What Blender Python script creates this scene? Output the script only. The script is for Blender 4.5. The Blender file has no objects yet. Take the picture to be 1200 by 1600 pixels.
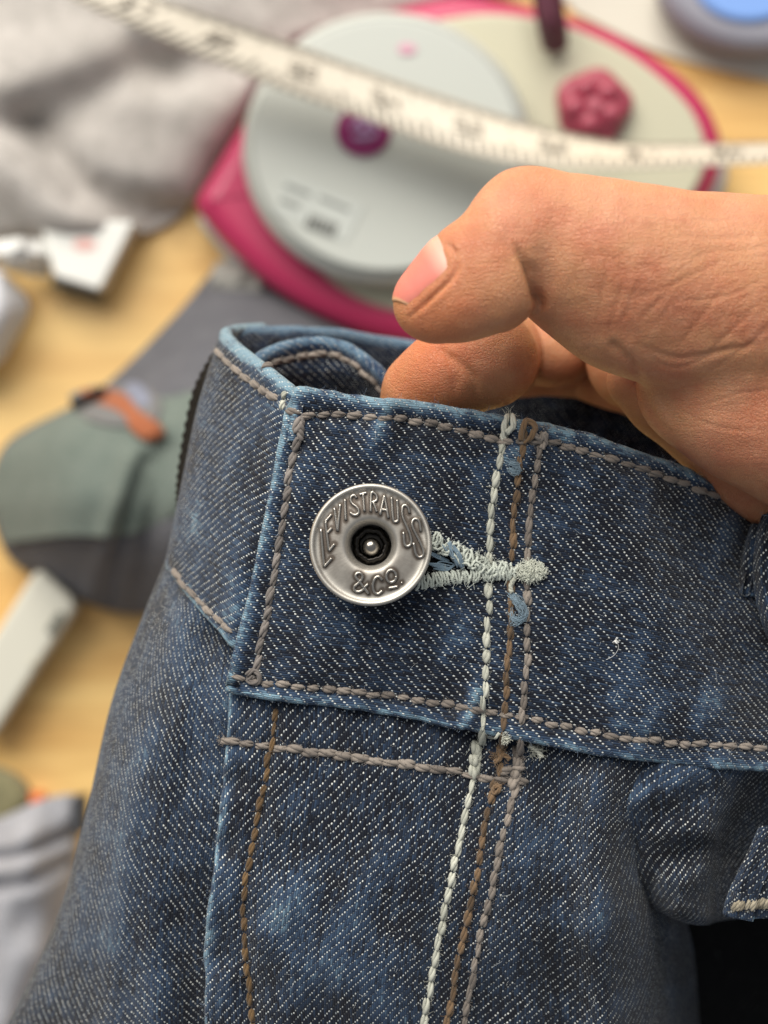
import bpy, bmesh, math, random
import numpy as np
from mathutils import Vector, Matrix
from mathutils.bvhtree import BVHTree

# ------------------------------------------------------------------ frame, camera, light
S = 0.001            # everything below is authored in millimetres
K = 0.092            # mm per photo pixel in the plane of focus
F = 230.0            # camera to plane of focus
ZF = 300.0           # height of that plane above the table
scene = bpy.context.scene
COL = scene.collection
rng = np.random.default_rng(11)
random.seed(5)

cam_d = bpy.data.cameras.new("camera")
cam = bpy.data.objects.new("camera", cam_d); COL.objects.link(cam)
cam.location = (0, 0, (ZF + F) * S)
cam_d.sensor_fit = 'HORIZONTAL'; cam_d.sensor_width = 36.0
cam_d.lens = 36.0 * F / (1200 * K)
cam_d.clip_start = 0.005; cam_d.clip_end = 20
cam_d.dof.use_dof = True
cam_d.dof.focus_distance = (F - 1.0) * S
cam_d.dof.aperture_fstop = cam_d.lens / 4.1
scene.camera = cam

world = bpy.data.worlds.new("World"); scene.world = world
world.use_nodes = True
bg = world.node_tree.nodes["Background"]
bg.inputs[0].default_value = (0.90, 0.94, 1.0, 1); bg.inputs[1].default_value = 0.34

def area(name, loc, target, size, power, color, size_y=None):
    d = bpy.data.lights.new(name, 'AREA'); d.energy = power; d.color = color
    d.shape = 'RECTANGLE'; d.size = size; d.size_y = size_y or size
    o = bpy.data.objects.new(name, d); COL.objects.link(o)
    o.location = loc
    o.rotation_euler = (Vector(target) - Vector(loc)).to_track_quat('-Z', 'Y').to_euler()
    return o
area("window_light", (-0.36, 1.05, 1.1), (0, 0, 0.2), 1.4, 45.0, (1.0, 0.95, 0.87), 1.2)

scene.view_settings.view_transform = 'Standard'
scene.view_settings.look = 'None'
scene.view_settings.exposure = 0.0
scene.view_settings.gamma = 1.0
scene.view_settings.use_curve_mapping = False
scene.render.engine = 'CYCLES'
scene.cycles.use_denoising = True
scene.cycles.max_bounces = 6

# ------------------------------------------------------------------ small maths helpers
def W3(G):
    """photo pixel + height above the focus plane (mm) -> millimetres in the place"""
    G = np.asarray(G, float)
    s = (F - G[..., 2]) / F
    return np.stack([(G[..., 0] - 600) * K * s, (800 - G[..., 1]) * K * s, ZF + G[..., 2]], -1)
def W(px, py, h): return Vector(W3((px, py, h)))
def crm(n_in, n_out):
    M = np.zeros((n_out, n_in)); ts = np.linspace(0, n_in - 1, n_out)
    for o, t in enumerate(ts):
        i = min(int(t), n_in - 2); f = t - i
        w = [-.5*f+f*f-.5*f**3, 1-2.5*f*f+1.5*f**3, .5*f+2*f*f-1.5*f**3, -.5*f*f+.5*f**3]
        for d, wt in zip((-1, 0, 1, 2), w):
            j = i + d
            if j < 0: M[o, 0] += 2*wt; M[o, min(1, n_in-1)] -= wt
            elif j >= n_in: M[o, n_in-1] += 2*wt; M[o, n_in-2] -= wt
            else: M[o, j] += wt
    return M
def spline(pts, n):
    P = np.array(pts, float); Q = crm(len(P), max(8*len(P), 60)) @ P
    d = np.r_[0, np.cumsum(np.linalg.norm(np.diff(Q[:, :2], axis=0), axis=1))]
    t = np.linspace(0, d[-1], n)
    return np.stack([np.interp(t, d, Q[:, k]) for k in range(Q.shape[1])], 1)
def grid(rows, nr, nc):
    C = np.array(rows, float)
    return np.einsum('ri,ijk,cj->rck', crm(C.shape[0], nr), C, crm(C.shape[1], nc))
def dist_poly(X, Y, poly):
    best = np.full(np.shape(X), 1e9); P = np.array(poly, float)[:, :2]
    for a, b in zip(P[:-1], P[1:]):
        d = b - a; L = max(d @ d, 1e-9)
        t = np.clip(((X-a[0])*d[0] + (Y-a[1])*d[1]) / L, 0, 1)
        best = np.minimum(best, np.hypot(X-a[0]-t*d[0], Y-a[1]-t*d[1]))
    return best
_tab = np.random.default_rng(3).random((256, 256))
def vnoise(x, y):
    x = np.asarray(x, float); y = np.asarray(y, float)
    xi = np.floor(x).astype(int); yi = np.floor(y).astype(int); fx = x-xi; fy = y-yi
    fx = fx*fx*(3-2*fx); fy = fy*fy*(3-2*fy)
    g = lambda a, b: _tab[a & 255, b & 255]
    return ((g(xi,yi)*(1-fx)+g(xi+1,yi)*fx)*(1-fy) + (g(xi,yi+1)*(1-fx)+g(xi+1,yi+1)*fx)*fy)*2-1
def gauss(d, w): return np.exp(-(d/w)**2)
def sstep(a, b, x):
    t = np.clip((x-a)/(b-a), 0, 1); return t*t*(3-2*t)

# ------------------------------------------------------------------ node helpers
class E:
    def __init__(s, nt, sock): s.nt = nt; s.k = sock
    def _m(s, op, *o, clamp=False):
        n = s.nt.nodes.new('ShaderNodeMath'); n.operation = op; n.use_clamp = clamp
        for idx, v in enumerate((s,) + o):
            if isinstance(v, E): s.nt.links.new(v.k, n.inputs[idx])
            else: n.inputs[idx].default_value = float(v)
        return E(s.nt, n.outputs[0])
    def __add__(s, o): return s._m('ADD', o)
    __radd__ = __add__
    def __sub__(s, o): return s._m('SUBTRACT', o)
    def __rsub__(s, o): return (s * -1) + o
    def __mul__(s, o): return s._m('MULTIPLY', o)
    __rmul__ = __mul__
    def __truediv__(s, o): return s._m('DIVIDE', o)
    def __pow__(s, o): return s._m('POWER', o)
    def floor(s): return s._m('FLOOR')
    def fract(s): return s._m('FRACT')
    def sqrt(s): return s._m('SQRT')
    def abs(s): return s._m('ABSOLUTE')
    def sin(s): return s._m('SINE')
    def max(s, o): return s._m('MAXIMUM', o)
    def min(s, o): return s._m('MINIMUM', o)
    def gt(s, o): return s._m('GREATER_THAN', o)
    def clamp(s): return s._m('ADD', 0.0, clamp=True)
    def ramp(s, a, b, c=0.0, d=1.0):
        n = s.nt.nodes.new('ShaderNodeMapRange'); n.interpolation_type = 'SMOOTHSTEP'
        s.nt.links.new(s.k, n.inputs[0])
        for i, v in zip((1, 2, 3, 4), (a, b, c, d)): n.inputs[i].default_value = v
        return E(s.nt, n.outputs[0])

class Mat:
    def __init__(s, name, rough=0.6, **kw):
        s.m = bpy.data.materials.new(name); s.m.use_nodes = True
        s.nt = s.m.node_tree; s.b = s.nt.nodes['Principled BSDF']
        s.b.inputs['Roughness'].default_value = rough
        for k, v in kw.items(): s.b.inputs[k.replace('_', ' ')].default_value = v
    def node(s, t): return s.nt.nodes.new(t)
    def link(s, a, b): s.nt.links.new(a.k if isinstance(a, E) else a, b)
    def coord(s, which='Object'): return s.node('ShaderNodeTexCoord').outputs[which]
    def xyz(s, vec):
        n = s.node('ShaderNodeSeparateXYZ'); s.link(vec, n.inputs[0]); return [E(s.nt, o) for o in n.outputs]
    def vec(s, x=0, y=0, z=0):
        n = s.node('ShaderNodeCombineXYZ')
        for i, v in enumerate((x, y, z)):
            if isinstance(v, E): s.link(v, n.inputs[i])
            else: n.inputs[i].default_value = v
        return n.outputs[0]
    def mapping(s, vec, scale=(1,1,1), rot=(0,0,0), loc=(0,0,0)):
        n = s.node('ShaderNodeMapping'); s.link(vec, n.inputs[0])
        n.inputs['Scale'].default_value = scale; n.inputs['Rotation'].default_value = rot; n.inputs['Location'].default_value = loc
        return n.outputs[0]
    def noise(s, vec, scale=5, detail=2, rough=.5, dist=0.0):
        n = s.node('ShaderNodeTexNoise'); s.link(vec, n.inputs['Vector'])
        n.inputs['Scale'].default_value = scale; n.inputs['Detail'].default_value = detail
        n.inputs['Roughness'].default_value = rough; n.inputs['Distortion'].default_value = dist
        return E(s.nt, n.outputs['Fac'])
    def vor(s, vec, scale=5, feature='DISTANCE_TO_EDGE'):
        n = s.node('ShaderNodeTexVoronoi'); n.feature = feature; s.link(vec, n.inputs['Vector'])
        n.inputs['Scale'].default_value = scale; return E(s.nt, n.outputs['Distance'])
    def white(s, vec):
        n = s.node('ShaderNodeTexWhiteNoise'); n.noise_dimensions = '3D'; s.link(vec, n.inputs['Vector']); return E(s.nt, n.outputs['Value'])
    def attr(s, name):
        n = s.node('ShaderNodeAttribute'); n.attribute_name = name; return E(s.nt, n.outputs['Fac'])
    def mix(s, f, a, b):
        n = s.node('ShaderNodeMix'); n.data_type = 'RGBA'
        for sock, v in ((n.inputs[0], f), (n.inputs[6], a), (n.inputs[7], b)):
            if isinstance(v, E): s.link(v, sock)
            elif isinstance(v, (int, float)): sock.default_value = v
            elif isinstance(v, tuple): sock.default_value = (*v[:3], 1)
            else: s.link(v, sock)
        return n.outputs[2]
    def color(s, c):
        if isinstance(c, tuple): s.b.inputs['Base Color'].default_value = (*c[:3], 1)
        else: s.link(c, s.b.inputs['Base Color'])
        return s
    def bump(s, h, dist, strength=1.0):
        n = s.node('ShaderNodeBump'); n.inputs['Distance'].default_value = dist; n.inputs['Strength'].default_value = strength
        s.link(h, n.inputs['Height']); s.link(n.outputs[0], s.b.inputs['Normal']); return s

def srgb(r, g, b):
    f = lambda c: (c/255/12.92 if c/255 <= .04045 else ((c/255+.055)/1.055)**2.4)
    return (f(r), f(g), f(b))

# ------------------------------------------------------------------ denim
def denim(name, navy, blue, pale, bias=0.0, dots=.9):
    M = Mat(name, .85)
    u = M.node('ShaderNodeUVMap').outputs[0]
    n1 = M.noise(u, .22, 2); n2 = M.noise(M.mapping(u, loc=(31, 7, 0)), .3, 2)
    fine = M.noise(u, 2.2, 1)
    X, Y, _ = M.xyz(u)
    a = X / .395 + (n1 - .5) * 1.3 + (fine - .5) * .25
    b = Y / .325 + (n2 - .5) * 1.4
    i = b.floor(); fb = b - i - .5
    q = a - i
    cell = (q / 4.0).floor(); t = q - cell * 4.0
    rnd = M.white(M.vec(cell, i, 1.7)); rnd2 = M.white(M.vec(i, cell, 9.3))
    dx = (t - .52 + (rnd2 - .5) * .55) / (rnd * .18 + .40); dy = fb / (rnd2 * .1 + .34)
    r = (dx * dx + dy * dy).sqrt()
    dot = r.ramp(1.02, .55) * rnd.ramp(.0, .7, .10, 1.0)
    doth = (1 - r * r).max(0).sqrt()
    w = ((t - 1.0) / 3.0).max(0).min(1)
    hx = (w * (1 - w) * 4.0).max(0) ** .28
    hy = (1 - fb * fb * 3.6).max(0).sqrt()
    floatr = M.white(M.vec(cell, i, 4.4))
    fibre = M.noise(M.mapping(u, scale=(2.2, 11.0, 1)), 1.0, 3, .7)
    height = (doth * .8).max(hx * hy * .8) + fibre * .3 + floatr * .12
    slub = M.noise(M.vec(X * .05, i * .83, 3.1), 1.0, 2, .6)
    patch = M.noise(M.mapping(u, scale=(.15, .12, 1)), 1.0, 5, .6)
    wear = M.attr('wear')
    f = .06 + (slub - .46) * .6 + (patch - .50) * 1.05 + wear * 1.15 + (floatr - .5) * .28 + (fibre - .5) * .4 + bias + hx * hy * .12
    f = f.clamp()
    c = M.mix(f.ramp(0, .62), navy, blue)
    c = M.mix(f.ramp(.5, 1.05), c, pale)
    weft = M.mix(rnd2, srgb(168, 178, 182), srgb(220, 222, 216))
    c = M.mix((dot * dots * 1.12).clamp(), c, weft)
    M.color(c); M.bump(height, .00022, .95)
    M.b.inputs['Sheen Weight'].default_value = .12
    M.b.inputs['Sheen Roughness'].default_value = .5
    M.b.inputs['Specular IOR Level'].default_value = .15
    return M.m
NAVY, BLUE, PALE = srgb(18, 22, 33), srgb(48, 67, 92), srgb(124, 154, 170)
M_DENIM = denim('indigo_denim', NAVY, BLUE, PALE)
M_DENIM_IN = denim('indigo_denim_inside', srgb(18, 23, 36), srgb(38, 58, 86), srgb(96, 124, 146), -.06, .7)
M_DARK = denim('black_edge_painted_shade', srgb(9, 10, 13), srgb(15, 17, 22), srgb(30, 34, 40), -.2, .06)  # black loop edge; also painted shade on the back panel and slit
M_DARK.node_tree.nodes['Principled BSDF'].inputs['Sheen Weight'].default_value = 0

def thread_mat(name, c1, c2):
    M = Mat(name, .75)
    o = M.coord('Object')
    nz = M.noise(M.mapping(o, scale=(3.0, 14.0, 14.0)), 1.0, 3, .7)
    oi = M.node('ShaderNodeObjectInfo')
    rnd = E(M.nt, oi.outputs['Random'])
    M.color(M.mix((nz * .8 + rnd * .55 - .2).clamp(), c1, c2)); M.bump(nz, .00006, .6)
    M.b.inputs['Sheen Weight'].default_value = .25
    M.b.inputs['Specular IOR Level'].default_value = .25
    return M.m
TH = {
    'taupe': thread_mat('taupe_thread', srgb(84, 77, 72), srgb(152, 142, 132)),
    'grey': thread_mat('grey_thread', srgb(78, 73, 70), srgb(146, 138, 132)),
    'cream': thread_mat('cream_thread', srgb(146, 148, 136), srgb(208, 208, 194)),
    'brown': thread_mat('brown_thread', srgb(56, 44, 32), srgb(132, 106, 78)),
    'sand': thread_mat('sand_thread', srgb(112, 104, 88), srgb(180, 170, 148)),
    'rust': thread_mat('dark_brown_thread', srgb(64, 48, 30), srgb(118, 92, 58)),
}

# ------------------------------------------------------------------ object helpers
def link(name, me, parent=None, mats=()):
    o = bpy.data.objects.new(name, me); COL.objects.link(o)
    for m in mats: me.materials.append(m)
    if parent is not None: o.parent = parent
    return o
def mesh_from(name, V, Fc, mat, parent=None, smooth=True):
    me = bpy.data.meshes.new(name)
    me.from_pydata([tuple(v) for v in (np.asarray(V) * S)], [], [tuple(f) for f in Fc])
    if smooth: me.polygons.foreach_set('use_smooth', [True] * len(me.polygons))
    me.update()
    return link(name, me, parent, [mat])
def empty(name, loc_mm):
    o = bpy.data.objects.new(name, None); COL.objects.link(o)
    o.location = Vector(loc_mm) * S; o.empty_display_size = .01
    return o
def tag(o, label=None, cat=None, group=None, kind=None):
    for k, v in (('label', label), ('category', cat), ('group', group), ('kind', kind)):
        if v: o[k] = v
    return o
def adopt(child, parent):
    """parent without moving"""
    child.parent = parent
    child.matrix_parent_inverse = parent.matrix_basis.inverted()

def gnormals(G):
    dv = np.gradient(G, axis=0); du = np.gradient(G, axis=1)
    n = np.cross(du, dv); n /= np.linalg.norm(n, axis=-1, keepdims=True) + 1e-12
    c = n[n.shape[0]//2, n.shape[1]//2]
    return n if n[..., 2].mean() > 0 else -n
def roll(G, side, R, inner=4.0, wr=.75, steps=6):
    """fold an edge of a cloth grid (x,y,z,wear) round to its back"""
    T = {'top': lambda A: A, 'bottom': lambda A: A[::-1], 'left': lambda A: A.transpose(1, 0, 2), 'right': lambda A: A.transpose(1, 0, 2)[::-1]}[side]
    I = {'top': lambda A: A, 'bottom': lambda A: A[::-1], 'left': lambda A: A.transpose(1, 0, 2), 'right': lambda A: A[::-1].transpose(1, 0, 2)}[side]
    P = G[..., :3]; N = T(gnormals(P)); A = T(G); P = A[..., :3]
    e = P[0]; n = N[1]; out = P[0] - P[2]
    out -= (out * n).sum(-1, keepdims=True) * n
    out /= np.linalg.norm(out, axis=-1, keepdims=True) + 1e-9
    rows = []
    for k in range(1, steps + 1):
        th = math.pi * k / steps
        rows.append(np.concatenate([e + out*R*math.sin(th) - n*R*(1-math.cos(th)), np.full(e.shape[:1] + (1,), wr) * (1 - .3*(k/steps)) + .26 * vnoise(e[:, :1]*.9, e[:, 1:2]*.9+k*.3) + .16 * vnoise(e[:, :1]*2.6+9, e[:, 1:2]*2.6+k*.8)], -1))
    for f in (.5, 1.0):
        rows.append(np.concatenate([e - n*2*R - out*inner*f, np.zeros(e.shape[:1] + (1,))], -1))
    # wear bleeds onto the face near the edge
    A = A.copy()
    d = np.linalg.norm(P - e[None], axis=-1)
    A[..., 3] = np.maximum(A[..., 3], (wr - .1) * np.exp(-(d/.8)**2) * (.75 + .25*vnoise(P[..., 0]*.5, P[..., 1]*.5)))
    return I(np.concatenate([np.array(rows[::-1]), A], 0))

PATCHES = []
def cloth(name, G, mat, parent, warp='u', thick=0.0, hit=True):
    """G (nr,nc,4) millimetres + wear -> mesh with UVs in millimetres along warp and weft"""
    nr, nc = G.shape[:2]; P = G[..., :3]
    u = np.r_[0, np.cumsum(np.linalg.norm(np.diff(P, axis=1), axis=-1).mean(0))]
    v = np.r_[0, np.cumsum(np.linalg.norm(np.diff(P, axis=0), axis=-1).mean(1))]
    U, Vv = np.meshgrid(u, v)
    uv = np.stack([U, Vv], -1) if warp == 'u' else np.stack([-Vv, U], -1)
    uv = uv + np.array([rng.integers(0, 50) * 4.6, rng.integers(0, 50) * 3.7]) + 400
    idx = np.arange(nr*nc).reshape(nr, nc)
    Q = np.stack([idx[:-1, :-1], idx[1:, :-1], idx[1:, 1:], idx[:-1, 1:]], -1).reshape(-1, 4)
    V = P.reshape(-1, 3)
    a, b, c = V[Q[:, 0]], V[Q[:, 1]], V[Q[:, 2]]
    if np.cross(b-a, c-a)[:, 2].sum() < 0: Q = Q[:, ::-1]
    o = mesh_from(name, V, Q.tolist(), mat, parent)
    me = o.data
    uvl = me.uv_layers.new(name='UVMap')
    li = np.empty(len(me.loops), int); me.loops.foreach_get('vertex_index', li)
    uvl.data.foreach_set('uv', uv.reshape(-1, 2)[li].ravel())
    at = me.attributes.new('wear', 'FLOAT', 'POINT'); at.data.foreach_set('value', np.clip(G[..., 3], -1, 1.2).ravel())
    if hit: PATCHES.append((BVHTree.FromPolygons([tuple(x) for x in V], Q.tolist()), o))
    if thick:
        md = o.modifiers.new('thick', 'SOLIDIFY'); md.thickness = thick * S; md.offset = -1
    return o
CAM = Vector((0, 0, ZF + F))
def hit(px, py):
    d = (W(px, py, 0) - CAM).normalized(); best = None
    for bv, o in PATCHES:
        loc, n, i, dist = bv.ray_cast(CAM, d)
        if loc is not None and (best is None or dist < best[2]): best = (loc, n if n.z > 0 else -n, dist, o)
    return best
def with_wear(G, w): return np.concatenate([W3(G), np.broadcast_to(np.asarray(w, float), G.shape[:2])[..., None]], -1)

def tube_mesh(lines, radius, sides=5, close=True):
    """lines: list of (n,3) mm arrays; radius scalar, or list of scalars / arrays"""
    V = []; Fc = []
    for li, L in enumerate(lines):
        L = np.asarray(L, float); n = len(L)
        r = radius[li] if isinstance(radius, (list, tuple)) else radius
        r = np.broadcast_to(np.asarray(r, float), (n,))
        T = np.gradient(L, axis=0); T /= np.linalg.norm(T, axis=1, keepdims=True) + 1e-9
        up = np.array([0, 0, 1.0]); A = np.cross(T, up); bad = np.linalg.norm(A, axis=1) < .05
        A[bad] = np.cross(T[bad], [1, 0, 0]); A /= np.linalg.norm(A, axis=1, keepdims=True) + 1e-9
        B = np.cross(A, T); base = len(V)
        for k in range(n):
            for j in range(sides):
                t = 2*math.pi*j/sides
                V.append(L[k] + r[k]*(A[k]*math.cos(t) + B[k]*math.sin(t)))
        for k in range(n-1):
            for j in range(sides):
                p = base + k*sides + j; q = base + k*sides + (j+1) % sides
                Fc.append((p, q, q+sides, p+sides))
        Fc.append(tuple(base + j for j in reversed(range(sides))))
        Fc.append(tuple(base + (n-1)*sides + j for j in range(sides)))
    return V, Fc
def tubes(name, lines, radius, mat, parent=None, sides=5):
    V, Fc = tube_mesh(lines, radius, sides); return mesh_from(name, V, Fc, mat, parent)
def fuzz_line(p, length, n=5, droop=0.0):
    d = rng.normal(size=3); d[2] = abs(d[2])*.8; d /= np.linalg.norm(d)
    c = rng.normal(size=3) * .5
    t = np.linspace(0, 1, n)[:, None]
    return np.asarray(p) + t*length*d + t*t*length*c*.6

# ================================================================== THE JEANS
jeans = empty('jeans', W(640, 1000, -10))
tag(jeans, 'dark blue denim jeans with grey topstitching held open at the waistband', 'jeans')
def J(o): adopt(o, jeans); return o

L_TOP = [(447,640),(475,648),(560,650),(650,658),(720,672),(790,690),(850,690),(920,708),(1000,733),(1080,760),(1170,798)]
L_LEFT = [(468,652),(455,730),(437,850),(420,950),(398,1048)]
L_BOT = [(362,1056),(400,1066),(500,1076),(600,1086),(700,1101),(780,1115),(850,1127),(950,1149),(1050,1161),(1200,1168)]
L_V1 = [(793,662),(780,720),(768,800),(763,880),(763,960),(760,1040),(755,1110),(747,1190),(728,1270),(702,1390),(680,1500),(660,1610)]
L_V2 = [(820,668),(814,720),(804,800),(799,880),(797,960),(793,1040),(788,1110),(781,1190),(764,1262),(742,1380),(718,1490),(696,1610)]
L_V3 = [(848,672),(840,720),(829,800),(825,880),(825,960),(822,1040),(817,1110),(811,1195),(795,1270),(768,1390),(745,1490),(722,1610)]
L_H2 = [(349,1156),(400,1164),(500,1176),(600,1190),(700,1204),(760,1217),(822,1222)]
L_F1 = [(432,1106),(422,1180),(406,1260),(391,1340),(381,1410),(385,1500),(398,1620)]
L_LS = [(337,545),(365,575),(400,602),(437,624)]
L_LS2 = [(268,888),(300,928),(335,962),(364,988)]
L_IN = [(408,575),(450,560),(500,552),(540,560),(575,586),(602,616)]

# --- waistband front (overlapping end with the button)
top = [(464,612,-1.6),(560,630,0),(680,643,0),(790,661,0),(870,680,-.3),(960,700,-1.5),(1080,746,-6),(1200,818,-14),(1330,905,-24)]
bot = [(364,1073,-1.0),(470,1089,0),(600,1106,0),(740,1136,0),(850,1155,-.2),(960,1176,-1),(1080,1190,-3),(1200,1196,-6.5),(1330,1200,-12)]
G = grid([top, bot], 110, 210)
X, Y = G[..., 0], G[..., 1]
seamd = np.minimum(dist_poly(X, Y, L_BOT), dist_poly(X, Y, L_TOP))
rope = vnoise(X/46 + Y/160, Y/110 + 5) * np.exp(-(seamd/110)**2)
rope2 = vnoise(X/24 + Y/60 + 9, Y/60 + 2) * np.exp(-(seamd/60)**2)
broad = vnoise(X/130 + 3, Y/110 + 8)
h = 1.15*rope + .4*rope2 + .9*broad
val = [(1010,700),(1060,820),(1085,900),(1120,1000),(1200,1080)]
h += -2.6*gauss(dist_poly(X, Y, val), 55)*sstep(940, 1060, X)
h += 1.3*gauss(dist_poly(X, Y, [(930,760),(1010,900),(1090,1010)]), 60)
h += -3.0*sstep(1040, 1180, X)*sstep(1010, 780, Y)
h += .5*gauss(np.hypot(X-900, Y-760), 60)
# the slit pulled open by the button shank
h += .9*gauss(np.hypot((X-560)/1.2, Y-870), 70)
for L, d in ((L_TOP,.65),(L_LEFT,.7),(L_BOT,.65),(L_V1,.5),(L_V2,.45),(L_V3,.45)):
    h -= d*gauss(dist_poly(X, Y, L), 11)
wear = .55*rope + .42*rope2 + .12*broad - .04
wear += .14*gauss(np.hypot(X-880, Y-760), 70) + .14*gauss(np.hypot(X-500, Y-1010), 90) + .12*gauss(np.hypot((X-920)/1.5, Y-1080), 55)
wear -= .16*gauss(np.hypot(X-700, Y-760), 90) + .18*gauss(dist_poly(X, Y, L_BOT), 14) + .10*gauss(dist_poly(X, Y, L_TOP), 14)
wear -= .12*sstep(1000, 1130, X)
G[..., 2] += h
G = with_wear(G, wear)
G = roll(G, 'top', 1.0, 7, .62); G = roll(G, 'bottom', .8, 5, .52); G = roll(G, 'left', .9, 1.0, .56)
waistband = J(cloth('waistband', G, M_DENIM, None, 'u'))
waistband['label'] = 'overlapping front end of the waistband with the button'

# --- waistband turning away on the left
wl = [[(540,660,-8),(458,619,-4.6),(420,592,-8.5),(386,564,-15),(357,540,-23),(343,524,-31),(352,516,-41),(400,512,-52)],
      [(520,740,-7),(437,722,-4.4),(398,700,-8.5),(359,674,-15),(326,652,-23),(308,640,-31),(318,634,-42),(366,630,-52)],
      [(500,860,-7),(412,842,-4.6),(370,818,-8.5),(331,792,-15.5),(300,770,-23),(284,757,-31),(292,750,-42),(340,745,-52)],
      [(470,1010,-8),(374,1008,-5.2),(336,974,-9),(301,936,-15),(273,902,-22),(258,880,-30),(268,872,-42),(316,866,-52)]]
G = grid(wl, 90, 120); X, Y = G[..., 0], G[..., 1]
nz = vnoise(X/45+7, Y/80+1)
G[..., 2] += .8*nz + .35*vnoise(X/22, Y/45+3)
for L in (L_LS, L_LS2): G[..., 2] -= .5*gauss(dist_poly(X, Y, L), 9)
G = with_wear(G, .12 + .18*nz + .15*gauss(np.hypot(X-300, Y-850), 50) + .12*gauss(np.hypot(X-380, Y-640), 40))
G = roll(G, 'top', 1.15, 7, .85); G = roll(G, 'bottom', .9, 5, .66)
waist_left = J(cloth('waistband_side', G, M_DENIM, None, 'u'))

# --- far inner face of the waistband ring
ti = [(366,523,-41),(404,518,-46),(470,520,-52),(560,530,-58),(660,545,-64),(780,565,-66),(920,590,-66),(1060,660,-64),(1180,740,-60)]
bi = [(372,660,-47),(410,650,-50),(480,655,-57),(570,665,-64),(670,680,-69),(790,720,-71),(930,790,-68),(1070,860,-62),(1190,920,-56)]
G = grid([ti, bi], 40, 140); X, Y = G[..., 0], G[..., 1]
G[..., 2] += .8*vnoise(X/60, Y/50)
G = with_wear(G, .02 + .1*vnoise(X/50+2, Y/40)); G = roll(G, 'top', 1.2, 6, .9)
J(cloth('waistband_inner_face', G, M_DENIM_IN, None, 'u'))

# --- facing that bulges up inside the opening
ti = [(380,606,-24),(402,572,-27),(432,550,-30),(478,538,-33),(530,544,-33),(572,572,-31),(604,608,-27),(640,650,-22)]
bi = [(384,700,-26),(412,690,-29),(445,685,-32),(485,682,-36),(532,684,-36),(574,690,-34),(610,700,-30),(650,720,-25)]
G = grid([ti, bi], 60, 110); X, Y = G[..., 0], G[..., 1]
G[..., 2] += -.5*gauss(dist_poly(X, Y, L_IN), 9) - 3.5*sstep(575, 640, Y)
G = with_wear(G, -.02 + .16*vnoise(X/30, Y/30)); G = roll(G, 'top', 1.0, 6, .8)
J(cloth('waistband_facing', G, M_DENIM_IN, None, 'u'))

# --- black ribbed edge of a belt loop beyond the fold
G = grid([[(333,548,-44),(341,548,-40),(350,552,-39)],[(303,606,-46),(318,606,-41),(330,610,-40)],[(286,680,-47),(304,680,-42),(316,684,-41)],[(276,750,-46),(291,750,-41),(306,754,-40)],[(275,800,-44),(282,800,-41),(296,804,-40)]], 70, 14)
X, Y = G[..., 0], G[..., 1]
G[:, :2, 0] += 1.6*np.sin(np.arange(70)*1.6)[:, None]
G = with_wear(G, 0.0); G = roll(G, 'left', .7, 3, 0)
J(cloth('side_belt_loop', G, M_DARK, None, 'v'))

# --- left hip panel
hl = [[(430,985,-12),(366,970,-10.5),(332,940,-14),(300,902,-20),(277,872,-27),(266,856,-34),(275,858,-44),(340,850,-56)],
      [(420,1130,-10),(350,1125,-8.5),(292,1110,-8),(242,1096,-13.5),(200,1086,-21),(180,1080,-30),(192,1076,-44),(260,1070,-58)],
      [(410,1310,-9),(336,1305,-8.5),(268,1295,-7),(208,1285,-12),(160,1276,-20),(136,1270,-30),(146,1266,-45),(220,1260,-60)],
      [(400,1490,-10),(318,1485,-10),(252,1475,-9),(188,1465,-14),(126,1455,-22),(86,1450,-33),(96,1446,-47),(180,1440,-62)],
      [(400,1720,-13),(322,1720,-14),(247,1720,-14),(166,1715,-19),(66,1706,-28),(-30,1700,-40),(-20,1698,-54),(80,1690,-68)]]
G = grid(hl, 130, 130); X, Y = G[..., 0], G[..., 1]
nz = vnoise(X/60+1, Y/120+4)
G[..., 2] += 1.5*nz + 1.5*gauss(dist_poly(X, Y, [(285,960),(240,1080),(205,1250),(180,1450),(170,1700)]), 26) - 1.5*gauss(dist_poly(X, Y, [(330,1000),(300,1120),(270,1300),(262,1500)]), 30)
G = with_wear(G, .06 + .16*nz + .12*gauss(dist_poly(X, Y, [(285,960),(240,1080),(205,1250),(180,1450),(170,1700)]), 22))
J(cloth('hip_panel', G, M_DENIM, None, 'v', .9))

# --- fly panel below the waistband
fl = [[(366,1050,-4.4),(440,1060,-3.8),(560,1075,-3),(690,1090,-3),(800,1110,-3),(890,1130,-3.4),(960,1140,-4),(1040,1150,-6),(1120,1160,-8),(1180,1170,-14)],
      [(360,1150,-3.2),(436,1160,-2),(556,1172,-2),(680,1185,-2),(790,1200,-2),(880,1212,-2),(950,1222,-2.4),(1030,1230,-5.5),(1090,1238,-12),(1130,1244,-24)],
      [(348,1280,-2.6),(424,1286,-1.6),(540,1296,-1.4),(660,1306,-1.4),(765,1312,-1.2),(860,1316,-.8),(935,1318,-.6),(990,1322,-6),(1016,1326,-17),(1030,1330,-34)],
      [(332,1420,-3.2),(408,1424,-2),(520,1430,-2),(640,1436,-2.4),(745,1440,-2.6),(850,1444,-2),(945,1446,-2),(1000,1450,-9),(1040,1454,-25),(1078,1458,-56)],
      [(324,1560,-4.5),(400,1562,-3.5),(510,1566,-4),(630,1570,-5),(735,1572,-6),(850,1574,-6.5),(945,1576,-7),(1000,1580,-15),(1046,1584,-34),(1092,1588,-68)],
      [(334,1740,-7),(410,1740,-6.5),(520,1740,-8),(630,1740,-10),(735,1740,-11),(850,1740,-12),(940,1740,-13),(996,1740,-21),(1046,1740,-42),(1096,1740,-76)]]
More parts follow.
